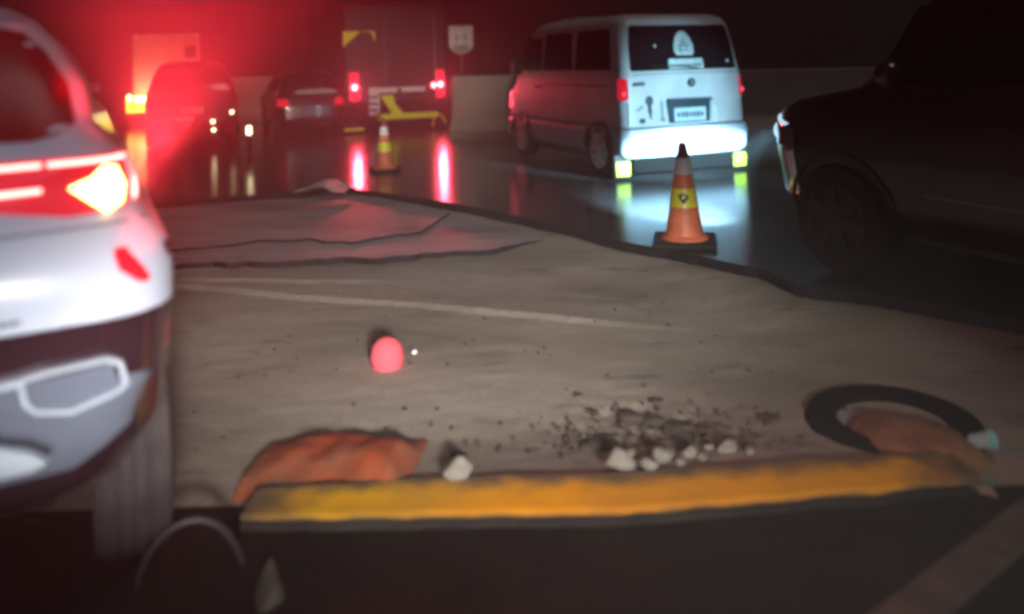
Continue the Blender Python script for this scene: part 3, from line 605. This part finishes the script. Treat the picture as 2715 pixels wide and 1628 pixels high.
# ------------------------------------------------------------------ dark SUV on the right with its head lamps on
def dark_suv():
    L = 4.72
    e = empty('dark_suv', (4.68, 2.52, 0), 25, 'large black brown SUV at the right with its head lamp shining on the van', 'car')
    sh = Shell([(0.36, 0.84, 0.15, 4.50, 0.2, 0.30), (0.50, 0.92, 0.0, 4.66, 0.25, 0.38), (0.80, 0.95, 0.0, 4.72, 0.25, 0.42), (1.00, 0.95, 0.0, 4.71, 0.25, 0.42), (1.10, 0.94, 0.02, 4.66, 0.22, 0.42), (1.17, 0.92, 0.04, 4.52, 0.2, 0.42), (1.22, 0.90, 0.05, 4.25, 0.2, 0.40),
                (1.27, 0.885, 0.06, 3.92, 0.2, 0.3), (1.34, 0.875, 0.07, 3.80, 0.2, 0.25), (1.60, 0.83, 0.12, 3.58, 0.2, 0.25), (1.94, 0.775, 0.2, 3.32, 0.2, 0.25), (2.02, 0.72, 0.25, 3.2, 0.2, 0.25), (2.06, 0.58, 0.5, 2.9, 0.2, 0.25)], 0.06)
    sh.mesh([l[0] for l in sh.lv], True).build('body', 'blackcar', e, 45)
    for s in (-1, 1):
        rows = [(0.84, 0.66, 0.90), (0.90, 0.58, 0.94), (1.0, 0.56, 0.945), (1.045, 0.62, 0.93)]
        hl = sh.patch([(z, *sorted((s * a, s * b))) for z, a, b in rows], 'front', 0.010, 0.03, 14).build('headlight', 'glass', e, 50)
        b = MB(); sh.ribbon([(s * 0.58, 1.02), (s * 0.72, 1.045), (s * 0.86, 1.04), (s * 0.935, 1.0)], 0.022, 'front', 0.018, 0.02, b); b.build('light_bar', 'headlamp', hl, 50)
        b = MB(); sh.ribbon([(s * 0.945, 0.98), (s * 0.947, 0.80), (s * 0.935, 0.62), (s * 0.90, 0.46)], 0.022, 'front', 0.014, 0.02, b); b.build('chrome_edge', 'chrome', e, 50)
        b = MB(); b.lathe([(0.003, 0.02), (0.07, 0.01), (0.075, 0)], 16, 'Y', sh.front(s * 0.68, 0.92, 0.012), False); b.build('projector_lens', 'headlamp', hl, 60)
        for y in (0.85, 3.86):
            arch(sh, e, s, y, 0.385, 0.385); wheel(e, s * 0.86, y, 0.385, 0.24, 'blackplastic', 'rubber', 6, s)
        for y0, y1, y2, y3 in ((0.5, 1.5, 0.65, 1.5), (1.58, 2.45, 1.58, 2.4), (2.53, 3.6, 2.53, 3.3)):
            sh.patch([(1.32, y0, y1), (1.80, y2, y3)], 'side', 0.006, 0.012, 8, None, s).build('side_window', 'glass', e, 50)
        m = MB(); m.tube([(s * 0.86, 3.32, 1.30), (s * 0.97, 3.34, 1.33)], 0.025); m.lathe([(0.03, -0.07), (0.075, -0.05), (0.09, 0), (0.075, 0.05), (0.03, 0.065)], 16, 'Y', (s * 1.02, 3.36, 1.37)); m.build('side_mirror', 'darkcar', e, 50)
        b = MB(); b.box(*sorted((s * 0.90, s * 1.02)), 1.35, 3.2, 0.36, 0.40); b.build('side_step', 'blackplastic', e, bevel=0.012)
        for y in (1.75, 2.62):
            b = MB(); b.box(*sorted((s * 0.945, s * 0.975)), y, y + 0.16, 1.06, 1.085); b.build('door_handle', 'blackplastic', e, bevel=0.008)
        b = MB(); sh.patch([(0.62, 1.3, 3.2), (0.64, 1.3, 3.2)], 'side', 0.008, 0.01, 8, b, s); b.build('door_moulding', 'greyplastic', e)
    sh.patch([(1.33, -0.70, 0.70), (1.86, -0.62, 0.62)], 'front', 0.006, 0.012, 16).build('windscreen', 'glass', e, 50)
    sh.patch([(0.62, -0.45, 0.45), (1.0, -0.55, 0.55)], 'front', 0.012, 0.02, 10).build('grille', 'blackplastic', e)
    def beam(x, tgt, power, size, scl):
        p = sh.front(x, 0.90, 0.10)
        l = bpy.data.lights.new('headlight_beam', 'SPOT'); l.energy = power; l.color = (0.42, 0.80, 1.0); l.spot_size = R(size); l.spot_blend = 1.0; l.shadow_soft_size = 0.06
        o = bpy.data.objects.new('headlight_beam', l); col.objects.link(o); o.parent = e; o.location = p; o.scale = scl
        t = e.matrix_basis.inverted() @ Vector(tgt)
        o.rotation_euler = (t - p).to_track_quat('-Z', 'Y').to_euler()
    bpy.context.view_layer.update()
    beam(0.68, (2.12, 10.35, 0.26), 16000, 44, (0.95, 0.28, 1))
    beam(0.68, (2.05, 10.35, 0.85), 900, 40, (1, 1, 1))
    beam(-0.68, (1.6, 8.0, 0.0), 5200, 52, (0.7, 0.7, 1))
    return e
dark_suv()

# ------------------------------------------------------------------ traffic cones
def cone(loc, rz, label, k=1.0, mark=True, h=0.82):
    e = empty('traffic_cone', loc, rz, label, 'traffic cone', 'traffic cones on the wet road')
    def rad(z): return 0.155 + (0.032 - 0.155) * (z - 0.05) / (h - 0.05)
    def band(z0, z1, o=0.0): return [(rad(z0) + o, z0), (rad(z1) + o, z1)]
    b = MB(); b.lathe([(0.19, 0.045), (0.175, 0.07)] + [(rad(z), z) for z in (0.08, 0.3, 0.5, 0.7)] + [(rad(0.70), 0.70)], 28); b.build('cone_body', 'orange', e, 50)
    b = MB(); b.lathe([(rad(0.701), 0.701), (rad(h - 0.02), h - 0.02), (0.022, h), (0.004, h + 0.002)], 24); b.build('tip', 'conetip', e, 50)
    b = MB(); b.lathe(band(0.565, 0.695, 0.004), 28, caps=False); b.build('white_band', 'conewhite', e, 50)
    b = MB(); b.lathe(band(0.305, 0.455, 0.004), 28, caps=False); yb = b.build('yellow_band', 'yellow', e, 50)
    if mark:
        b = MB(); r = rad(0.38) + 0.012
        P = [(-0.045, 0.405), (0.0, 0.42), (0.03, 0.41), (0.042, 0.385), (0.005, 0.34), (-0.005, 0.34), (-0.035, 0.375)]
        b.add([(x, -math.sqrt((rad(z) + 0.007) ** 2 - x * x), z) for x, z in P], [tuple(range(7))]); b.build('band_mark', 'ink', yb)
    b = MB(); b.box(-0.25, 0.25, -0.25, 0.25, 0.0, 0.045); b.build('base_plate', 'rubber', e, bevel=0.02)
    e.scale = (k, k, k); return e
cone((1.36, 6.70, 0), -12, 'tall orange cone with white and yellow bands behind the white van', 1.0)
cone((-1.83, 11.64, 0), 10, 'small distant orange cone in front of the dark truck', 0.9, False)

# ------------------------------------------------------------------ dark truck with brake lamps
def dark_truck():
    e = empty('dark_truck', (-2.55, 18.3, 0), 23, 'dark box truck braking, two red lamps and yellow bumper bar', 'truck')
    b = MB(); b.box(-1.15, 1.15, 0.0, 4.6, 0.62, 2.75); b.build('cargo_box', 'truckgrey', e, bevel=0.04)
    b = MB(); b.box(-1.0, 1.0, 4.7, 6.2, 0.45, 2.2); b.build('cab', 'darkcar', e, bevel=0.12, seg=3)
    for x in (-0.57, 0.57):
        d = MB(); d.box(x - 0.54, x + 0.54, -0.03, -0.003, 0.98, 2.66); dd = d.build('rear_door', 'truckgrey', e, bevel=0.01)
        d = MB(); d.tube([(x + 0.3, -0.05, 1.05), (x + 0.3, -0.05, 2.6)], 0.018); d.build('lock_bar', 'greyplastic', dd, 40)
    b = MB(); b.box(-0.42, 0.62, -0.06, -0.035, 0.86, 0.97); pp = b.build('white_panel', 'plate', e, bevel=0.005)
    b = MB(); b.box(-0.02, 0.07, -0.066, -0.0605, 0.80, 0.95); b.build('panel_gap', 'blackplastic', pp)
    # tall chevron marker boards on the lower left
    b = MB(); b.box(-0.66, -0.43, -0.07, -0.04, 0.38, 0.98); cb = b.build('reflective_board', 'sticker', e)
    b = MB()
    for z in (0.46, 0.60, 0.74): b.box(-0.66, -0.47, -0.078, -0.0705, z, z + 0.06)
    b.build('board_stripe', 'ink', cb)
    b = MB(); b.prism([(-0.40, 0.80), (-0.12, 0.80), (-0.08, 0.60), (0.10, 0.40), (-0.15, 0.40), (-0.30, 0.62)], -0.07, -0.04); b.build('chevron_board', 'lime', e)
    b = MB(); b.box(-0.52, 0.88, -0.16, -0.10, 0.27, 0.40); bb = b.build('bumper_bar', 'lime', e, bevel=0.01)
    b = MB(); b.tube([(0.86, -0.12, 0.34), (0.98, -0.12, 0.30), (1.06, -0.12, 0.12)], 0.022); b.tube([(0.80, -0.10, 0.3), (0.76, -0.10, 0.06)], 0.022); b.build('bar_bracket', 'ychevron', bb, 40)
    b = MB(); b.box(-1.22, -0.78, -0.12, -0.06, 0.06, 0.13); b.build('amber_strip', 'ychevron', e, bevel=0.01)
    for s in (-1, 1):
        b = MB(); b.box(*sorted((s * 0.87, s * 1.07)), -0.09, -0.02, 0.70, 1.32); hs = b.build('lamp_cluster', 'redcluster', e, bevel=0.02)
        b = MB(); b.lathe([(0.004, -0.035), (0.05, -0.028), (0.068, 0)], 18, 'Y', (s * 0.97, -0.095, 1.0), False); b.build('brake_lamp', 'redhot', hs, 60)
        if s == 1:
            b = MB(); b.lathe([(0.004, -0.035), (0.045, -0.028), (0.06, 0)], 18, 'Y', (0.82, -0.07, 0.985), False); b.build('brake_lamp', 'redhot', hs, 60)
        l = bpy.data.lights.new('brake_lamp_light', 'SPOT'); l.energy = 220; l.color = (1.0, 0.05, 0.09); l.spot_size = R(150); l.spot_blend = 0.8; l.shadow_soft_size = 0.06
        o = bpy.data.objects.new('brake_lamp_light', l); col.objects.link(o); o.parent = e; o.location = (s * 0.96, -0.20, 0.96); o.rotation_euler = (R(-82), 0, 0)
        o.rotation_euler = Vector((0, -1, -0.12)).to_track_quat('-Z', 'Y').to_euler()
        for y in (0.9, 5.3): wheel(e, s * 0.95, y, 0.38, 0.26, 'greyplastic', 'rubber', 6, s)
    # yellow and black chevron plate hung at the top left
    b = MB(); b.box(-1.20, -0.48, -0.06, -0.032, 1.86, 2.22); cp = b.build('chevron_plate', 'blackplastic', e)
    b = MB(); b.prism([(-1.19, 1.88), (-1.19, 2.21), (-0.80, 2.21)], -0.068, -0.0605); b.prism([(-0.79, 2.21), (-0.49, 2.21), (-0.49, 1.95), (-0.56, 2.17)], -0.068, -0.0605); b.build('chevron_mark', 'ychevron', cp)
dark_truck()

# ------------------------------------------------------------------ other vehicles further off
def small_car(name, loc, rz, label, paint, lamps='redlens', plate=True, hs=1.0, cat='car', bits=False):
    e = empty(name, loc, rz, label, cat)
    sh = Shell([(0.24 * hs, 0.74, 0.10, 3.8, 0.18, 0.3), (0.40 * hs, 0.80, 0.0, 3.95, 0.2, 0.35), (0.70 * hs, 0.82, 0.0, 3.98, 0.2, 0.35), (0.88 * hs, 0.81, 0.03, 3.8, 0.18, 0.35), (0.98 * hs, 0.78, 0.06, 3.0, 0.16, 0.3), (1.10 * hs, 0.74, 0.14, 2.8, 0.16, 0.25), (1.36 * hs, 0.64, 0.42, 2.4, 0.16, 0.25), (1.47 * hs, 0.56, 0.62, 2.1, 0.18, 0.25), (1.52 * hs, 0.40, 0.9, 1.8, 0.18, 0.25)], 0.05)
    sh.mesh([l[0] for l in sh.lv], True).build('body', paint, e, 50)
    sh.patch([(1.0 * hs, -0.66, 0.66), (1.1 * hs, -0.66, 0.66), (1.36 * hs, -0.55, 0.55), (1.42 * hs, -0.48, 0.48)], off=0.006, nc=14).build('rear_window', 'glass', e, 50)
    for s in (-1, 1):
        sh.patch([(1.0 * hs, 0.5, 2.7), (1.1 * hs, 0.5, 2.6), (1.36 * hs, 0.8, 2.2)], 'side', 0.006, 0.012, 8, None, s).build('side_window', 'glass', e, 50)
        sh.patch([(0.72 * hs, *sorted((s * 0.56, s * 0.815))), (0.80 * hs, *sorted((s * 0.54, s * 0.81))), (0.90 * hs, *sorted((s * 0.60, s * 0.80)))], off=0.01, th=0.03, nc=8).build('tail_lamp', lamps, e, 50)
        for y in (0.7, 3.1):
            arch(sh, e, s, y, 0.30, 0.30); wheel(e, s * 0.74, y, 0.30, 0.19, 'greyplastic', 'rubber', 5, s)
    if plate:
        p = sh.patch([(0.62 * hs, -0.20, 0.20), (0.72 * hs, -0.20, 0.20)], off=0.012, th=0.015, nc=4).build('number_plate', 'plate', e)
        tm = MB(); text_marks(sh, -0.16, 0.16, 0.67 * hs, 0.045, 6, tm, 0.02); tm.build('plate_characters', 'ink', p)
    return e, sh
e, sh = small_car('red_hatchback', (-5.98, 15.4, 0), 20, 'dark red hatchback glowing in the red haze, pale plate and stickers', 'darkred', 'darkred', hs=1.08)
b = MB(); sh.patch([(0.52, -0.24, 0.02), (0.62, -0.28, 0.04)], off=0.012, th=0.006, nc=4, mb=b); sh.ribbon([(-0.2, 0.40), (-0.05, 0.46)], 0.05, off=0.012, th=0.006, mb=b); b.build('bumper_sticker', 'plate', e)
for x, z in ((0.36, 0.50), (0.70, 0.66), (0.37, 0.34)):
    b = MB(); b.lathe([(0.003, -0.015), (0.03, -0.01), (0.036, 0)], 12, 'Y', sh.rear(x, z, 0.008), False); b.build('reflector', 'paleamber', e, 60)  # reflectors given their own glow instead of returned light
small_car('dark_sedan', (-4.25, 17.5, 0), 23, 'dark sedan waiting left of the dark truck', 'darkcar', 'redlens', False)[0].scale = (0.86, 0.9, 0.9)

def pale_truck():
    e = empty('pale_box_truck', (-9.3, 22.3, 0), 23, 'tan box truck with amber lamp behind the red hatchback', 'truck')
    b = MB(); b.box(-0.85, 0.85, 0, 3.4, 0.72, 2.45); b.build('cargo_box', 'truckpale', e, bevel=0.03)
    b = MB(); b.box(-0.80, 0.80, 3.5, 4.9, 0.45, 2.0); b.build('cab', 'truckpale', e, bevel=0.12, seg=3)
    b = MB(); b.box(0.45, 0.72, -0.02, -0.003, 1.80, 2.12); b.build('vent', 'blackplastic', e)
    for s in (-1, 1):
        b = MB(); b.lathe([(0.004, -0.03), (0.04, -0.02), (0.05, 0)], 12, 'Y', (s * 0.76, -0.004, 2.36), False); b.build('marker_lamp', 'sticker', e, 60)
        for y in (0.7, 4.2): wheel(e, s * 0.7, y, 0.34, 0.2, 'greyplastic', 'rubber', 6, s)
    b = MB(); b.box(-0.85, 0.85, -0.06, 0.0, 0.42, 0.66); bp = b.build('rear_bumper', 'blackplastic', e, bevel=0.01)
    b = MB(); b.box(-1.02, -0.44, -0.11, -0.065, 0.36, 0.80); al = b.build('amber_lamp', 'amberdim', e, bevel=0.05, seg=3)
    b = MB(); b.box(-0.80, -0.46, -0.13, -0.112, 0.64, 0.78); b.box(-0.98, -0.90, -0.13, -0.112, 0.68, 0.84); b.build('lamp_reflector', 'paleamber', al)
    l = bpy.data.lights.new('amber_light', 'SPOT'); l.energy = 70; l.color = (1.0, 0.55, 0.30); l.spot_size = R(150); l.spot_blend = 0.8; l.shadow_soft_size = 0.08
    o = bpy.data.objects.new('amber_light', l); col.objects.link(o); o.parent = e; o.location = (-0.5, -0.55, 0.65); o.rotation_euler = Vector((0.1, 0.6, 1.0)).to_track_quat('-Z', 'Y').to_euler()
pale_truck()

# ------------------------------------------------------------------ signs
def shield_sign():
    e = empty('route_sign', (-1.22, 20.0, 0), 6, 'white shield sign with green foot on a post behind the barrier', 'sign')
    b = MB(); b.tube([(0, 0.03, 0), (0, 0.03, 2.35)], 0.03); b.build('post', 'signgrey', e, 40)
    pl = MB(); pl.prism([(-0.29, 1.86), (-0.29, 2.36), (0.29, 2.36), (0.29, 1.86), (0.16, 1.72), (0, 1.68), (-0.16, 1.72)], -0.02, 0.0); p = pl.build('shield', 'signwhite', e)
    g = MB(); g.prism([(-0.20, 1.80), (-0.16, 1.90), (0.16, 1.90), (0.20, 1.80), (0.12, 1.735), (0, 1.70), (-0.12, 1.735)], -0.027, -0.0205); g.build('green_foot', 'green', p)
    g = MB()
    g.prism([(-0.13, 1.98), (-0.13, 2.14), (-0.10, 2.14), (-0.10, 1.98)], -0.027, -0.0205); g.prism([(-0.095, 2.04), (-0.095, 2.075), (-0.03, 2.075), (-0.03, 2.04)], -0.027, -0.0205)
    g.prism([(0.08, 1.98), (0.08, 2.14), (0.12, 2.14), (0.12, 1.98)], -0.027, -0.0205); g.prism([(0.03, 2.10), (0.03, 2.14), (0.075, 2.14), (0.075, 2.10)], -0.027, -0.0205); g.build('symbol', 'green', p)
shield_sign()
e = empty('roadside_sign', (-10.2, 20.0, 0), 20, 'small pale sign panel on a post beyond the white SUV', 'sign')
b = MB(); b.tube([(0, 0.03, 0), (0, 0.03, 1.25)], 0.025); b.build('post', 'signgrey', e, 40)
b = MB(); b.box(-0.24, 0.22, -0.01, 0.01, 0.97, 1.22); p = b.build('sign_panel', 'sticker', e)
b = MB(); b.box(-0.04, 0.2, -0.018, -0.0105, 1.0, 1.07); b.build('panel_stripe', 'plate', p)

def delineator(loc, label):
    e = empty('delineator_post', loc, 15, label, 'road marker')
    b = MB(); b.tube([(0, 0, 0), (0, 0, 0.55)], 0.04, 12); b.build('post', 'blackplastic', e, 40)
    b = MB(); b.box(-0.04, 0.04, -0.055, -0.041, 0.40, 0.54); b.build('reflector', 'paleamber', e, bevel=0.01)  # emits by itself to imitate light thrown back
delineator((-4.35, 13.6, 0), 'black marker post with a glowing reflector right of the red hatchback')

# ------------------------------------------------------------------ things lying on the dug-up road
def rock(name, loc, s, m, label, cat, group, seed, rough=0.35):
    bm = bmesh.new(); bmesh.ops.create_icosphere(bm, subdivisions=3, radius=1.0)
    for v in bm.verts:
        q = v.co.copy(); f = 1 + rough * noise.noise(q * 1.3 + Vector((seed * 3.1, 0, 0))) + 0.15 * noise.noise(q * 4 + Vector((0, seed, 0)))
        v.co = Vector((q.x * s[0], q.y * s[1], max(q.z, -0.35) * s[2])) * f
    me = bpy.data.meshes.new(name); bm.to_mesh(me); bm.free(); me.materials.append(M[m])
    for p in me.polygons: p.use_smooth = True
    me.set_sharp_from_angle(angle=R(38))
    o = bpy.data.objects.new(name, me); col.objects.link(o); o.location = loc
    return tag(o, label, cat, group)
def chip(name, loc, s, m, label, cat, group, seed, n=13):
    rnd = random.Random(seed); bm = bmesh.new()
    for i in range(n):
        v = Vector((rnd.gauss(0, 1), rnd.gauss(0, 1), rnd.gauss(0, 1))).normalized() * rnd.uniform(0.8, 1.1)
        bm.verts.new((v.x * s[0], v.y * s[1], max(v.z, -0.4) * s[2]))
    r = bmesh.ops.convex_hull(bm, input=bm.verts[:]); bmesh.ops.delete(bm, geom=[g for g in r['geom_interior'] if isinstance(g, bmesh.types.BMVert)], context='VERTS')
    bmesh.ops.bevel(bm, geom=bm.edges[:], offset=min(s) * 0.12, segments=1, affect='EDGES')
    me = bpy.data.meshes.new(name); bm.to_mesh(me); bm.free(); me.materials.append(M[m])
    o = bpy.data.objects.new(name, me); col.objects.link(o); o.location = loc
    return tag(o, label, cat, group)
Z = -0.145
chip('pale_stone', (-0.27, 3.24, -0.085), (0.085, 0.06, 0.075), 'stone', 'single pale stone on the kerb near the orange plastic', 'stone', 'pale stones along the kerb', 1)
sl = 'pale broken stone in the heap behind the amber kerb'
for i, (x, y, z, a) in enumerate([(0.38, 3.28, -0.09, 0.075), (0.50, 3.27, -0.09, 0.05), (0.57, 3.36, -0.10, 0.06), (0.68, 3.38, -0.10, 0.045), (0.72, 3.33, -0.10, 0.03), (0.86, 3.44, -0.11, 0.05), (0.45, 3.42, -0.12, 0.035), (0.78, 3.47, -0.12, 0.03), (0.62, 3.28, -0.09, 0.028), (0.93, 3.38, -0.10, 0.024)]):
    chip('pale_stone', (x, y, z), (a, a * 0.8, a * 0.9), 'stone', sl, 'stone', 'pale stones along the kerb', 5 + i)
cl = 'dark lump of earth among the stones behind the kerb'
for i, (x, y, a) in enumerate([(0.31, 3.56, 0.07), (0.37, 3.62, 0.05), (0.49, 3.83, 0.075), (0.60, 3.80, 0.06), (0.72, 3.74, 0.07), (0.82, 3.70, 0.05), (0.29, 4.11, 0.032), (0.335, 3.92, 0.028), (1.12, 3.78, 0.06), (0.66, 4.02, 0.035), (-0.26, 3.50, 0.05)]):
    chip('earth_clod', (x, y, Z - 0.005), (a * 1.3, a, a * 0.4), 'earth', cl, 'clod', 'dark earth clods behind the kerb', 20 + i)
# crumbs of broken stone and grit scattered about: nobody could count them
rnd = random.Random(5); b = MB()
for i in range(420):
    if i < 300: x = rnd.gauss(0.6, 0.33); y = 3.60 + abs(rnd.gauss(0, 0.22)) - 0.12
    else: x = rnd.uniform(-1.6, 2.0); y = rnd.uniform(3.4, 6.5)
    if y < 3.3: continue
    q = rnd.uniform(0.005, 0.016); zz = -0.145 + 0.05 * max(0.0, 1 - (y - 3.1) / 0.55)
    vs = [(x + q * rnd.uniform(0.6, 1.3) * dx, y + q * rnd.uniform(0.6, 1.3) * dy, zz + q * rnd.uniform(0.6, 1.2) * dz) for dx, dy, dz in ((1, 0, 0), (0, 1, 0), (-1, 0, 0), (0, -1, 0), (0, 0, 1))]
    b.add(vs, [(0, 1, 4), (1, 2, 4), (2, 3, 4), (3, 0, 4)])
tag(b.build('grit', 'earth'), kind='stuff')

# old tyre lying flat, filled with reddish earth
e = empty('old_tyre', (1.66, 3.70, -0.215), 0, 'old black tyre lying flat, half filled with reddish earth', 'tyre')
b = MB(); b.lathe([(0.24, 0.02), (0.28, 0.0), (0.36, 0.02), (0.375, 0.06), (0.36, 0.10), (0.30, 0.115), (0.24, 0.09), (0.235, 0.05)], 40, 'Z', caps=False); b.build('tyre_ring', 'tyreblack', e, 60)
o = rock('earth_fill', (0, 0, 0.0), (0.245, 0.245, 0.11), 'redearth', None, None, None, 3, 0.15); o.parent = e; o.location = (0.0, -0.20, 0.02); o.scale = (1.15, 1.4, 1.15)
# crushed cup
b = MB(); b.lathe([(0.028, 0.0), (0.038, 0.09), (0.036, 0.09), (0.026, 0.004)], 18, 'Z', caps=False); o = b.build('plastic_cup', 'bluecup', None, 50)
o.location = (1.87, 3.44, -0.11); o.rotation_euler = (R(65), R(20), R(30)); tag(o, 'pale blue plastic cup lying beside the old tyre', 'cup')
# red beacon
e = empty('warning_beacon', (-0.73, 4.56, -0.19), 0, 'small round red warning beacon glowing on the dug-up road', 'beacon')
b = MB(); b.lathe([(0.07, 0.0), (0.07, 0.03), (0.06, 0.045)], 24); b.build('base', 'blackplastic', e, 50)
b = MB(); b.lathe([(0.085, 0.045), (0.095, 0.10), (0.08, 0.16), (0.045, 0.195), (0.004, 0.205)], 24); dm = mat('beacon_dome_lit', (0.30, 0.06, 0.06), 0.6, emit=(1.0, 0.12, 0.17), es=0.8, spec=0.1)
nn = dm.node_tree.nodes; lw = nn.new('ShaderNodeLayerWeight'); lw.inputs[0].default_value = 0.45; mr = nn.new('ShaderNodeMapRange'); mr.inputs['From Min'].default_value = 0.15; mr.inputs['From Max'].default_value = 0.95; mr.inputs['To Min'].default_value = 1.0; mr.inputs['To Max'].default_value = 0.05
dm.node_tree.links.new(lw.outputs['Facing'], mr.inputs['Value']); dm.node_tree.links.new(mr.outputs[0], nn['Principled BSDF'].inputs['Emission Strength'])
b.build('red_dome', dm, e, 60)
rock('white_pebble', (-0.60, 4.72, -0.13), (0.016, 0.014, 0.016), 'plate', 'tiny white pebble just beyond the red beacon', 'stone', None, 77)
# orange plastic sheet, rumpled
G = []
for j in range(17):
    row = []
    for i in range(33):
        u, v = i / 32, j / 16; x = -1.12 + 0.66 * u + 0.05 * v; y = 3.17 + 0.50 * v + 0.05 * math.sin(5 * u)
        z = -0.135 + 0.10 * math.sin(math.pi * v) * (0.4 + 0.6 * u) * (1 - 0.9 * max(0, u - 0.88) / 0.12) + 0.018 * noise.noise((x * 9, y * 9, 3))
        row.append(Vector((x, y, z)))
    G.append(row)
b = MB(); b.grid(G, (0, 0, -1), 0.004)
tag(b.build('plastic_barrier_sheet', 'orangeplastic', None, 70), 'crumpled orange plastic sheet lying behind the left end of the kerb', 'plastic sheet')
# torn pale sheet at the broken road edge
G = []
for j in range(9):
    row = []
    for i in range(15):
        u, v = i / 14, j / 8; x = -2.62 + 0.62 * u; y = 9.75 + 0.75 * v * (1 - abs(u - 0.6)) + 0.1 * math.sin(6 * u)
        row.append(Vector((x, y, 0.02 + 0.06 * math.exp(-((u - 0.5) / 0.3) ** 2) + 0.03 * noise.noise((x * 6, y * 6, 8)))))
    G.append(row)
b = MB(); b.grid(G, (0, 0, -1), 0.004); tag(b.build('torn_plastic_sheet', 'palesheet', None, 70), 'pale torn plastic sheet on the broken road edge', 'plastic sheet')
# broken concrete lumps and hose at the lower left
chip('concrete_lump', (-0.80, 2.66, -0.20), (0.10, 0.16, 0.17), 'oldconc', 'tall broken concrete lump at the left end of the kerb', 'concrete lump', None, 41, 16)
chip('concrete_lump', (-0.55, 2.86, -0.22), (0.07, 0.07, 0.09), 'oldconc', 'small broken concrete lump in front of the amber kerb', 'concrete lump', None, 43, 14)
b = MB(); P = [(-1.30 + 0.02 * i, 2.35 + 0.06 * i, -0.21) for i in range(4)]
P = []
for i in range(26):
    t = i / 25; a = R(200 - 215 * t); P.append((-1.10 + 0.16 * math.cos(a), 2.72 + 0.06 * math.cos(a), -0.22 + 0.26 * math.sin(a) * (1 if math.sin(a) > 0 else 0.2)))
b.tube(P, 0.012, 10); tag(b.build('rubber_hose', 'hose', None, 60), 'black rubber hose standing up in a loop beside the SUV wheel', 'hose')

# ------------------------------------------------------------------ ground strips in place of the camera car's window edge, lower right
d = Vector((0.96, 0.70)).normalized(); nrm = Vector((d.y, -d.x))
def strip(name, p, L0, L1, w0, w1, z0, z1, m, label=None, cat=None, kind=None, bevel=0.02):
    c = []
    for a, b_ in ((L0, w0), (L1, w0), (L1, w1), (L0, w1)): q = Vector(p) + d * a + nrm * b_; c.append((q.x, q.y))
    mb = MB(); mb.add([(x, y, z0) for x, y in c] + [(x, y, z1) for x, y in c], [(3, 2, 1, 0), (4, 5, 6, 7), (0, 1, 5, 4), (1, 2, 6, 5), (2, 3, 7, 6), (3, 0, 4, 7)])
    o = mb.build(name, m, None, bevel=bevel); return tag(o, label, cat, None, kind)
strip('window_sill_strip', (0.99, 2.44), -1.6, 1.6, 0.0, 0.16, -0.235, -0.13, 'oldconc', 'grey strip in place of the camera car window sill at the lower right corner', 'kerb')
strip('window_seal_strip', (0.99, 2.44), -1.6, 1.6, 0.162, 0.298, -0.238, -0.225, 'nearblack', kind='structure', bevel=0)
strip('door_trim_strip', (0.99, 2.44), -1.6, 1.6, 0.30, 1.5, -0.235, -0.14, 'redtrim', kind='structure')

# ------------------------------------------------------------------ haze
hm = bpy.data.materials.new('night_haze'); hm.use_nodes = True; n = hm.node_tree.nodes; n.clear()
out = n.new('ShaderNodeOutputMaterial'); pv = n.new('ShaderNodeVolumePrincipled')
pv.inputs['Color'].default_value = (0.92, 0.92, 0.92, 1); pv.inputs['Density'].default_value = 0.010; pv.inputs['Anisotropy'].default_value = 0.65
hm.node_tree.links.new(pv.outputs[0], out.inputs['Volume'])
b = MB(); b.box(-64, 50, -8, 64, -1.25, 5.5); tag(b.build('haze', hm), kind='stuff')
